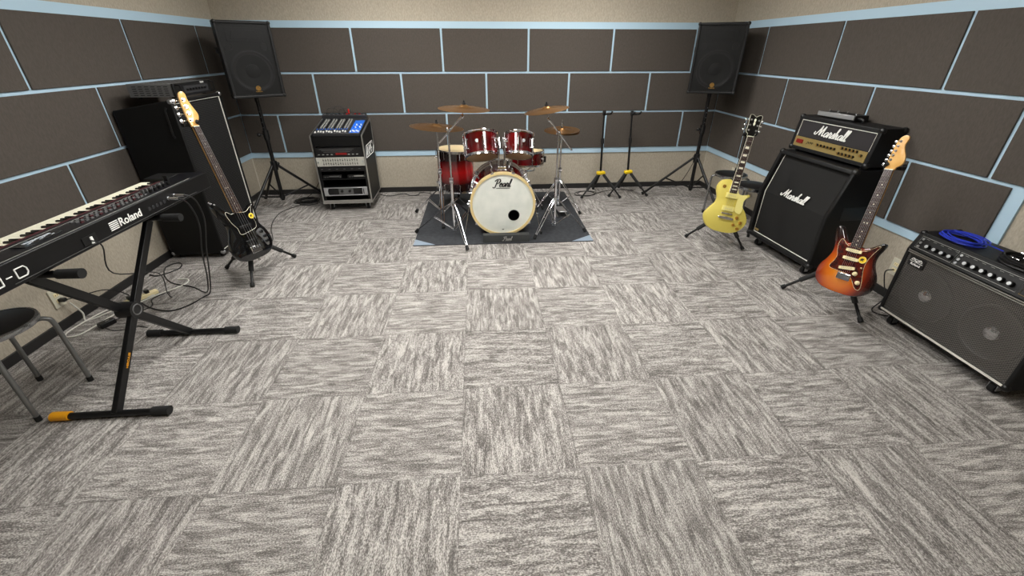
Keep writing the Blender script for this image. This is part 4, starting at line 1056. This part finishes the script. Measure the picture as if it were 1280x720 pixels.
# ------------------------------------------------------------------ guitar stands
def gstand(label, hub, feet, top, face, collar_col='black_plastic', body_h=.27, loaded=True, group='yoke guitar stands'):
    """hub (x,y) floor centre; feet world xy; top world xyz of the yoke; face = azimuth the yoke opens to"""
    t = thing('guitar_stand', label, 'guitar stand', (hub[0], hub[1], 0), 0, group)
    T_ = Vector(top)-Vector((hub[0], hub[1], 0)); f = Vector((cos(face), sin(face), 0)); s = Vector((-f.y, f.x, 0))
    H = Vector((0, 0, body_h))
    obj('lower_tube', MB().cone(H-Vector((0, 0, .02)), H.lerp(T_, .55), .0125), 'black_metal', t)
    obj('upper_tube', MB().cone(H.lerp(T_, .5), T_, .0095), 'black_metal', t)
    q = H.lerp(T_, .55); d = (T_-H).normalized()
    obj('height_clutch', MB().cone(q-d*.03, q+d*.03, .018), 'black_plastic', t)
    mb = MB(); Mh = Matrix.Translation(H) @ Matrix.Rotation(face+pi/2, 4, 'Z'); mb.box((0, -.008, 0), (.105, .05, .042), Mh); obj('hub', mb, collar_col, t, .015)
    for p in feet:
        F_ = Vector((p[0]-hub[0], p[1]-hub[1], .014)); a = H+Vector((F_.x, F_.y, 0)).normalized()*.03-Vector((0, 0, .012))
        lg = obj('leg', MB().cone(a, F_, .0095), 'black_metal', t)
        obj('foam_sleeve', MB().cone(a.lerp(F_, .03), a.lerp(F_, .66), .0165), 'foam', lg)
        obj('rubber_foot', MB().cone(a.lerp(F_, .93), F_+(F_-a).normalized()*.004-Vector((0, 0, .0)), .014, .016), 'rubber', lg)
    hd_ = MB(); hd_.cone(T_-d*.02, T_+d*.03, .018); hd_.cone(T_, T_+f*.05, .012); y0 = T_+f*.055
    obj('yoke_head', hd_, 'black_plastic', t)
    for sg in (-1, 1):
        obj('yoke_arm', MB().tube([y0, y0+s*.036*sg, y0+s*.042*sg+f*.03+Vector((0, 0, .008)), y0+s*.040*sg+f*.055+Vector((0, 0, .030))], .0100, 8, smooth=3), 'rubber', t)
    return t

# ------------------------------------------------------------------ guitars
S_BODY = [(0, 0), (60, 3), (110, 20), (146, 60), (158, 108), (146, 158), (124, 200), (112, 238), (114, 275), (126, 312), (134, 342), (124, 352), (104, 340), (78, 318), (50, 304), (32, 302), (-30, 318), (-50, 312), (-72, 326), (-92, 360), (-114, 396), (-134, 404), (-146, 382), (-138, 335), (-122, 285), (-117, 242), (-131, 195), (-156, 150), (-166, 100), (-154, 50), (-115, 15), (-60, 2)]
LP_BODY = [(0, 0), (70, 6), (128, 36), (162, 90), (163, 138), (138, 188), (108, 226), (98, 258), (108, 292), (130, 318), (128, 334), (108, 330), (80, 312), (50, 300), (34, 312), (30, 350), (-28, 420), (-62, 426), (-100, 412), (-122, 378), (-126, 340), (-112, 296), (-102, 258), (-110, 222), (-138, 182), (-163, 135), (-162, 90), (-128, 36), (-70, 6)]
def frame(A, B, face_az):
    A, B = Vector(A), Vector(B); y = (B-A).normalized(); z = Vector((cos(face_az), sin(face_az), 0)); z = (z-y*z.dot(y)).normalized(); x = y.cross(z)
    Mx = Matrix.Identity(4)
    for i in range(3): Mx[i][0], Mx[i][1], Mx[i][2] = x[i], y[i], z[i]
    Mx.translation = A-z*.022; return Mx
def mm(P, sx=1, sy=1): return [(x*.001*sx, y*.001*sy) for x, y in P]
def neck(t, y0, yn, w0, w1, fretn, scale, zb, mneck, mfb, inlay, ystart, bind=None):
    Z_ = .045
    mb = MB(); mb.prism([(-w0/2+.003, ystart), (w0/2-.003, ystart), (w1/2-.002, yn), (-w1/2+.002, yn)], zb-.020, zb); mb.bm.faces.ensure_lookup_table(); nk = obj('neck', mb, mneck, t, .006)
    mb = MB(); mb.prism([(-w0/2, y0), (w0/2, y0), (w1/2, yn), (-w1/2, yn)], zb, zb+.006); fb = obj('fretboard', mb, mfb, t)
    mb = MB(); wd = lambda y: w0+(w1-w0)*(y-y0)/(yn-y0)
    for k in range(1, fretn+1):
        y = yn-scale*(1-2**(-k/12)); mb.box((0, y, zb+.0065), (wd(y)-.001, .0022, .0018))
    obj('frets', mb, 'chrome', fb)
    if inlay:
        for k in (3, 5, 7, 9, 12, 15, 17, 19, 21):
            if k > fretn: continue
            ya = yn-scale*(1-2**(-(k-1)/12)); yb = yn-scale*(1-2**(-k/12)); ym = (ya+yb)/2
            mb = MB()
            if inlay == 'trap': mb.box((0, ym, zb+.0062), (wd(ym)*.62, (yb-ya)*-.6, .0012))
            else:
                for dx in ((0,) if k != 12 else (-.008, .008)): mb.cone((dx, ym, zb+.006), (dx, ym, zb+.0069), .0035, n=10)
            obj('inlay', mb, 'ivory', fb)
    if bind:
        mb = MB()
        for sg in (-1, 1): mb.prism([(sg*w0/2, y0), (sg*(w0/2+.0015), y0), (sg*(w1/2+.0015), yn), (sg*w1/2, yn)], zb, zb+.006)
        obj('binding', mb, bind, fb)
    obj('nut', MB().box((0, yn+.002, zb+.004), (w1, .005, .009)), 'ivory', t)
def strings(t, n, w_b, w_n, yb, yn, zb, zn, r=.0005):
    for i in range(n):
        u = i/(n-1)-.5
        obj('string', MB().cone((u*w_b, yb, zb), (u*w_n, yn, zn), r*(1.6-.12*i), n=5), 'steel', t)
def tuner(t, x, y, z, side, sz=1.0):
    mb = MB(); mb.cone((x, y, z-.004), (x, y, z+.012), .005*sz); mb.cone((x, y, z), (x, y, z+.002), .0085*sz); mb.cone((x, y, z-.02), (x+side*.028*sz, y, z-.02), .003)
    mb.ball((x+side*.036*sz, y, z-.02), .011*sz, (1, 1.0, .45)); obj('tuner', mb, 'chrome', t)
def sticker(t, x, y, z, r):
    mb = MB(); mb.mi = 0; mb.cone((x, y, z), (x, y, z+.001), r, n=28); mb.mi = 1; mb.prism(smooth2([(x-.5*r, y+.1*r), (x-.1*r, y+.45*r), (x+.4*r, y+.2*r), (x+.15*r, y-.05*r), (x+.4*r, y-.5*r), (x-.1*r, y-.2*r), (x-.4*r, y-.4*r)], 3), z+.001, z+.0016); mb.mi = 2; mb.torus((x, y, z+.001), r*.9, r*.05, None, 28, 5)
    o = obj('round_sticker', mb, ['yellow', 'sticker_dark', 'cream'], t); o['label'] = 'round yellow sticker'

# sunburst guitar
A, B = (2.308, -.577, .22), (2.478, -.423, .97)
GM = frame(A, B, radians(198))
t = thing('electric_guitar', 'sunburst electric guitar with dark pickguard hanging on a stand beside the angled cabinet', 'electric guitar', matrix=GM)
sc = 1.0
obj('body', MB().prism(smooth2(mm(S_BODY, 1.0, 1.0), 4), -.022, .022, inset=.010), 'sunburst', t)
PG = [(-28, 300), (-44, 300), (-60, 312), (-78, 330), (-92, 330), (-98, 300), (-92, 262), (-80, 225), (-86, 190), (-100, 160), (-92, 142), (-60, 138), (-30, 136), (0, 134), (30, 125), (55, 95), (80, 62), (100, 56), (108, 72), (102, 110), (92, 150), (84, 190), (84, 228), (92, 265), (108, 305), (122, 334), (112, 336), (88, 314), (60, 292), (32, 286), (30, 296)]
pp = smooth2(mm(PG, .98, .98), 3)
mb = MB(); mb.mi = 0; mb.prism(pp, .022, .0245); mb.mi = 1; mb.tube([(x, y, .0238) for x, y in pp], .0012, 4, closed=True); pg = obj('pickguard', mb, ['tortoise', 'cream'], t)
for y, a in ((.272, 0), (.222, 0), (.163, 10)):
    mb = MB(); Mp = Matrix.Translation((0, y, .027)) @ Matrix.Rotation(radians(a), 4, 'Z')
    mb.mi = 0; mb.prism(smooth2([(-.036, -.009), (.036, -.009), (.041, 0), (.036, .009), (-.036, .009), (-.041, 0)], 3), -.004, .005, Mp); mb.mi = 1
    for k in range(6): mb.cone(Mp @ Vector((-.025+.01*k, 0, .004)), Mp @ Vector((-.025+.01*k, 0, .0062)), .0024, n=8)
    obj('pickup', mb, ['cream', 'steel'], t)
for x, y in ((.052, .142), (.083, .095)): obj('knob', MB().lathe([(0, 0), (.013, 0), (.012, .006), (.009, .008), (.0085, .014), (0, .015)], Matrix.Translation((x, y, .0245)), 20), 'cream', t)
obj('selector_switch', MB().cone((.073, .182, .024), (.078, .186, .040), .003, n=8).ball((.078, .186, .042), .005), 'cream', t)
mb = MB(); mb.box((0, .108, .026), (.075, .040, .006)); mb.box((0, .118, .032), (.066, .016, .010)); obj('bridge', mb, 'chrome', t, .002)
for k in range(6): obj('saddle', MB().box((-.026+.0104*k, .100, .032), (.008, .020, .006)), 'steel', t)
neck(t, .296, .760, .056, .043, 22, .648, .024, 'maple', 'rosewood', 'dot', .25)
HS = [(-20, 760), (22, 760), (24, 778), (32, 792), (46, 810), (52, 840), (44, 872), (22, 900), (4, 925), (-10, 948), (-24, 952), (-30, 938), (-20, 915), (-12, 890), (-16, 850), (-20, 800)]
obj('headstock', MB().prism(smooth2([(-.021, .760), (.021, .760), (.026, .776), (.044, .790), (.052, .812), (.046, .845), (.030, .878), (.024, .905), (.030, .930), (.026, .950), (.008, .955), (-.010, .940), (-.020, .905), (-.024, .86), (-.026, .80)], 3), .008, .022, inset=.003), 'maple', t)
for k in range(6): tuner(t, -.017+.003*k, .790+.026*k, .022, -1, .85)
strings(t, 6, .052, .036, .10, .76, .036, .030)
sticker(t, .060, .232, .0248, .021)
FZV = lambda GM, p: GM @ Vector(p)
yk = FZV(GM, (0, .775, -.02))
fdir = radians(205)
gstand('black yoke guitar stand holding the sunburst guitar', (2.546, -.317), [(2.306, -.153), (2.526, -.607), (2.80, -.19)], tuple(yk+Vector((-cos(radians(224))*.075, -sin(radians(224))*.075, 0))), radians(224))

# yellow guitar
A, B = (2.081, .394, .23), (2.241, .568, .956); fdir = radians(250)
GM = frame(A, B, fdir)
t = thing('electric_guitar', 'yellow single-cutaway electric guitar with two cream pickups on a stand near the chrome stools', 'electric guitar', matrix=GM)
obj('body', MB().prism(smooth2(mm(LP_BODY, 1.0, .99), 4), -.024, .022, inset=.007), 'lp_yellow', t)
for y in (.300, .195):
    mb = MB(); mb.mi = 0; mb.box((0, y, .026), (.090, .040, .010)); mb.mi = 1
    for k in range(6): mb.cone((-.026+.0104*k, y, .030), (-.026+.0104*k, y, .0318), .0025, n=8)
    obj('pickup', mb, ['pickguard_cream', 'steel'], t, .002)
mb = MB(); mb.prism(smooth2(mm([(30, 360), (40, 330), (62, 318), (100, 322), (112, 312), (96, 270), (104, 200), (96, 172), (82, 170), (52, 185), (48, 220), (48, 290), (34, 320)]), 3), .028, .030); obj('pickguard', mb, 'pickguard_cream', t)
mb = MB(); mb.box((0, .155, .029), (.082, .012, .010)); obj('bridge', mb, 'chrome', t, .002)
mb = MB(); mb.prism(smooth2([(-.050, .110), (.050, .110), (.048, .128), (-.048, .128)], 3), .026, .038); obj('tailpiece', mb, 'chrome', t, .002)
for x, y in ((.085, .135), (.122, .100), (.075, .075), (.112, .050)):
    mb = MB(); mb.mi = 0; mb.lathe([(0, 0), (.013, 0), (.012, .010), (.010, .014), (0, .014)], Matrix.Translation((x, y, .022)), 20); obj('knob', mb, 'gold', t)
obj('selector_switch', MB().cone((-.075, .362, .022), (-.075, .366, .038), .003, n=8).lathe([(.005, .0), (.014, 0), (.014, .001), (.005, .001)], Matrix.Translation((-.075, .362, .0225)), 20), 'gold', t)
neck(t, .325, .763, .056, .043, 20, .628, .026, 'rosewood', 'rosewood', 'trap', .30, 'ivory')
mb = MB(); hsp = smooth2([(-.022, .763), (.022, .763), (.026, .785), (.042, .800), (.040, .850), (.044, .905), (.040, .925), (.020, .925), (0, .912), (-.020, .925), (-.040, .925), (-.044, .905), (-.040, .850), (-.042, .800), (-.026, .785)], 3)
mb.mi = 0; mb.prism(hsp, .006, .021); mb.mi = 1; mb.tube([(x, y, .021) for x, y in hsp], .0013, 4, closed=True); hs = obj('headstock', mb, ['bass_black', 'ivory'], t)
obj('headstock_inlay', MB().prism(smooth2([(-.008, .86), (0, .845), (.008, .86), (.004, .875), (.008, .89), (0, .9), (-.008, .89), (-.004, .875)], 3), .021, .0218), 'ivory', hs)
for k in range(3):
    for sg in (-1, 1): tuner(t, sg*.027, .812+.038*k, .021, sg, .9)
strings(t, 6, .052, .036, .12, .763, .040, .033)
yk = FZV(GM, (0, .778, -.02))
gstand('black yoke guitar stand holding the yellow guitar', (2.275, .70), [(2.02, .815), (2.393, .504), (2.42, .93)], tuple(yk+Vector((-cos(fdir)*.075, -sin(fdir)*.075, 0))), fdir)

# black bass
A, B = (-1.507, .254, .20), (-1.749, .409, 1.115); fdir = radians(-24)
GM = frame(A, B, fdir)
t = thing('bass_guitar', 'glossy black bass guitar with maple headstock leaning on a stand before the tall bass cabinet', 'bass guitar', matrix=GM)
BBO = [(0, 0), (66, 4), (120, 26), (152, 72), (160, 122), (148, 178), (124, 225), (110, 265), (108, 300), (118, 335), (136, 365), (132, 385), (108, 378), (80, 358), (52, 345), (34, 350), (-32, 362), (-54, 360), (-82, 385), (-104, 425), (-124, 452), (-142, 448), (-148, 415), (-136, 360), (-118, 305), (-112, 262), (-126, 215), (-152, 165), (-164, 112), (-152, 58), (-116, 18), (-60, 2)]
obj('body', MB().prism(smooth2(mm(BBO, 1.0, 1.0), 4), -.022, .020, inset=.010), 'bass_black', t)
pgb = smooth2(mm([(-32, 352), (-60, 350), (-84, 372), (-98, 362), (-92, 318), (-80, 280), (-62, 245), (-62, 205), (-40, 196), (0, 200), (40, 205), (80, 215), (92, 250), (88, 300), (96, 338), (110, 362), (96, 360), (66, 342), (34, 340)], .95), 3)
mb = MB(); mb.mi = 0; mb.prism(pgb, .020, .0225); mb.mi = 1; mb.tube([(x, y, .022) for x, y in pgb], .0012, 4, closed=True); obj('pickguard', mb, ['black_gloss', 'ivory'], t)
for x0_, y in ((0, .245), (0, .135)): obj('pickup', MB().box((x0_, y, .025), (.092, .020, .012)), 'black_plastic', t, .003)
mb = MB(); mb.prism(smooth2([(.062, .185), (.10, .200), (.118, .170), (.125, .110), (.115, .068), (.095, .07), (.082, .12), (.066, .16)], 3), .020, .022); cp_ = obj('control_plate', mb, 'steel', t)
for x, y in ((.092, .172), (.104, .135), (.105, .098)): obj('knob', MB().lathe([(0, 0), (.012, 0), (.011, .014), (0, .015)], Matrix.Translation((x, y, .022)), 18), 'black_metal', cp_)
mb = MB(); mb.box((0, .070, .024), (.080, .050, .006)); obj('bridge', mb, 'chrome', t, .002)
for k in range(4): obj('saddle', MB().box((-.028+.0187*k, .078, .031), (.014, .030, .010)), 'chrome', t)
neck(t, .350, .946, .062, .040, 20, .864, .022, 'maple', 'rosewood', 'dot', .30)
obj('headstock', MB().prism(smooth2([(-.019, .946), (.020, .946), (.030, .972), (.050, 1.0), (.056, 1.03), (.042, 1.08), (.034, 1.12), (.036, 1.15), (.026, 1.17), (.002, 1.168), (-.014, 1.14), (-.022, 1.08), (-.026, 1.0), (-.022, .965)], 3), .006, .020, inset=.003), 'maple', t)
for k in range(4): tuner(t, -.008+.004*k, .992+.042*k, .020, -1, 1.35)
strings(t, 4, .057, .030, .08, .946, .038, .032, .0009)
sticker(t, .078, .300, .0228, .020)
for p, q in (((-.134, .445, 0), (-.15, .47, 0)), ((0, 0, 0), (0, -.018, 0))): obj('strap_button', MB().cone(p, q, .006, .009), 'chrome', t)
yk = FZV(GM, (0, .965, -.02))
gstand('black yoke guitar stand holding the black bass guitar', (-1.65, .435), [(-1.576, .165), (-1.455, .655), (-1.92, .49)], tuple(yk+Vector((-cos(radians(-58))*.075, -sin(radians(-58))*.075, 0))), radians(-58))

# empty stands
gstand('empty black guitar stand with yellow hub, the left one of two', (1.54, 2.13), [(1.305, 2.01), (1.764, 1.985), (1.535, 2.37)], (1.535, 2.20, .925), radians(-80), 'yellow', .275, False)
gstand('empty black guitar stand with yellow hub, the one nearest the speaker tripod', (1.875, 2.15), [(1.64, 2.05), (2.105, 2.035), (1.875, 2.40)], (1.87, 2.24, .915), radians(-75), 'yellow', .275, False)

# ------------------------------------------------------------------ outlets, cables
def outlet(label, loc, rz, h=.12):
    t = thing('wall_outlet', label, 'wall outlet', loc, rz, 'wall outlets')
    obj('cover_plate', MB().box((0, -.004, 0), (.072, .008, h)), 'outlet', t, .002)
    for z in (.02, -.02):
        s_ = obj('socket', MB().box((0, -.009, z), (.03, .003, .022)), 'cream', t)
        mb = MB(); mb.box((-.006, -.011, z), (.002, .001, .010)); mb.box((.006, -.011, z), (.002, .001, .010)); obj('slots', mb, 'outlet_slot', s_)
outlet('cream wall outlet on the left wall under the keyboard', (XL+.001, -.235, .20), radians(90))
outlet('cream wall outlet on the right wall between the sunburst guitar and the combo amplifier', (XR-.001, -.30, .23), radians(-90))
outlet('small cream wall outlet on the right wall behind the farther chrome stool', (XR-.001, 1.80, .33), radians(-90))
t = thing('power_plug', 'black plug in the left wall outlet under the keyboard', 'plug', (XL+.013, -.235, .185), radians(90)); obj('body', MB().box((0, -.018, 0), (.024, .036, .022)), 'black_plastic', t, .003)
obj('cord', MB().tube([(0, -.036, 0), (.04, -.07, -.005), (.20, -.08, -.05), (.30, -.08, -.12), (.34, -.10, -.178)], .0035, 6, smooth=4), 'black_cable', t)
F = .005
cable_obj('extension_cord', 'white extension cord looped on the carpet under the keyboard', [(-2.47, -.21, .15), (-2.45, -.19, .06), (-2.44, -.20, F), (-2.38, -.12, F), (-2.30, .02, F), (-2.22, .10, F), (-2.3, .04, F+.01), (-2.40, -.12, F+.01), (-2.455, -.30, F), (-2.43, -.37, F), (-2.36, -.36, F), (-2.33, -.22, F), (-2.30, -.08, F), (-2.20, .10, F), (-2.10, .24, F), (-2.12, .32, F), (-2.2, .33, F)], .0045, 'white_cable', sm=5)
t = thing('power_strip', 'cream power strip with plugs on the carpet by the left wall', 'power strip', (-2.28, .06, 0), radians(58))
obj('body', MB().box((0, 0, .014), (.20, .045, .028)), 'cream', t, .005)
for i in range(3): obj('plug', MB().box((-.06+.05*i, 0, .040), (.026, .03, .026)), 'black_plastic', t, .004)
t = thing('power_adapter', 'small black power adapter lying on the carpet beside the keyboard stand', 'power adapter', (-2.27, -.26, 0), radians(65))
obj('body', MB().box((0, 0, .018), (.085, .045, .034)), 'black_plastic', t, .006); obj('label_sticker', MB().box((.005, -.005, .0355), (.02, .008, .001)), 'grey_letter', t)
cable_obj('mains_cable', 'thin black cord from the small power adapter to the cables under the keyboard', [(-2.25, -.22, .014), (-2.2, -.14, F), (-2.14, -.05, F), (-2.2, .04, F), (-2.16, .12, F)], .003, 'black_cable')
cable_obj('mains_cable', 'thin black cord trailing in front of the small power adapter', [(-2.26, -.30, .012), (-2.18, -.33, F), (-2.12, -.32, F), (-2.07, -.29, F), (-2.0, -.31, F)], .0025, 'black_cable')
# keyboard cables
kc = Vector((-1.551, -.285, .847)); kb = Vector((-1.551, -.335, .846))
cable_obj('audio_cable', 'black cable arcing from the keyboard back to the carpet, the outer loop', [kc, (-1.51, -.255, .836), (-1.495, -.22, .79), (-1.50, -.20, .67), (-1.54, -.21, .50), (-1.63, -.13, .30), (-1.78, .02, .06), (-1.855, .05, F), (-1.89, -.05, F), (-1.95, -.115, F), (-2.03, -.115, F), (-2.14, -.07, F), (-2.24, .0, F)], .0042, 'black_cable', sm=6, group='cables from the keyboard outputs')
cable_obj('audio_cable', 'black cable arcing from the keyboard back towards the bass cabinet, the inner loop', [kb, (-1.51, -.315, .838), (-1.495, -.28, .78), (-1.505, -.25, .66), (-1.56, -.23, .48), (-1.66, -.12, .27), (-1.82, .06, .05), (-1.90, .12, F), (-2.02, .20, F), (-2.20, .27, F), (-2.34, .40, F), (-2.42, .55, F), (-2.36, .62, F), (-2.30, .52, F), (-2.38, .40, F), (-2.46, .42, F)], .0042, 'black_cable', sm=6, group='cables from the keyboard outputs')
for k_, p in enumerate((kc, kb)):
    o = obj('cable_plug', MB().cone((-.002, 0, 0), (.04, .012, -.004), .0085), 'chrome'); o.location = p; tag(o, ['chrome cable plug in the keyboard rear panel, the one nearer its far end', 'chrome cable plug in the keyboard rear panel, the one nearer the logo'][k_], 'plug', 'plugs in the keyboard')
kd = Vector((KX+.004, KY-.91, KZ+.045))
cable_obj('mains_cable', 'thin black power cord hanging from the keyboard back to the carpet', [kd, kd+Vector((.03, .005, -.03)), kd+Vector((-.05, .08, -.2)), (-1.80, -.30, .38), (-1.98, -.08, .12), (-2.08, .06, F), (-2.15, .14, F)], .003, 'black_cable', sm=6)
# coiled cable by the left tripod
t, pts = coil('coiled_cable', 'pile of coiled black cable on the carpet between the left tripod and the rack', (-1.86, 2.12, 0), .11, .0042, 7, 'black_cable', .75, 8, .035, 0)
obj('lead', MB().tube(pts, .0042, 6, smooth=3), 'black_cable', t)
cable_obj('audio_cable', 'black cable running along the carpet from the coiled pile towards the bass guitar', [(-1.90, 2.02, F), (-2.02, 1.82, F), (-2.0, 1.55, F), (-1.92, 1.30, F), (-1.80, 1.05, F), (-1.75, .8, F)], .0035, 'black_cable')
cable_obj('audio_cable', 'black cable hanging down the wall left of the rack to the coiled pile', [(-1.66, 2.43, .55), (-1.70, 2.40, .35), (-1.78, 2.34, .15), (-1.9, 2.3, .02), (-2.02, 2.22, F), (-2.0, 2.1, F), (-1.93, 2.08, F)], .0035, 'black_cable')
cable_obj('audio_cable', 'black cable on the carpet along the back wall between rack and drum kit', [(-1.08, 2.34, F), (-.95, 2.28, F), (-.8, 2.36, F), (-.72, 2.28, F), (-.62, 2.30, F), (-.62, 2.38, F), (-.5, 2.36, F), (-.45, 2.28, F), (-.38, 2.30, F)], .0045, 'black_cable')
t, pts = coil('coiled_cable', 'loose loop of black cable on the carpet under the left empty guitar stand', (1.40, 2.2, 0), .13, .004, 2, 'black_cable', .7, 4, .02, .2, tail=[(.3, .1, .005), (.5, .12, .005), (.62, .06, .005)])
obj('lead', MB().tube(pts, .004, 6, smooth=3), 'black_cable', t)
cable_obj('speaker_cable', 'black cable from the right tripod pole to the back wall', [(2.575, 1.97, .45), (2.62, 2.2, .2), (2.60, 2.36, .02), (2.4, 2.40, F)], .004, 'black_cable')
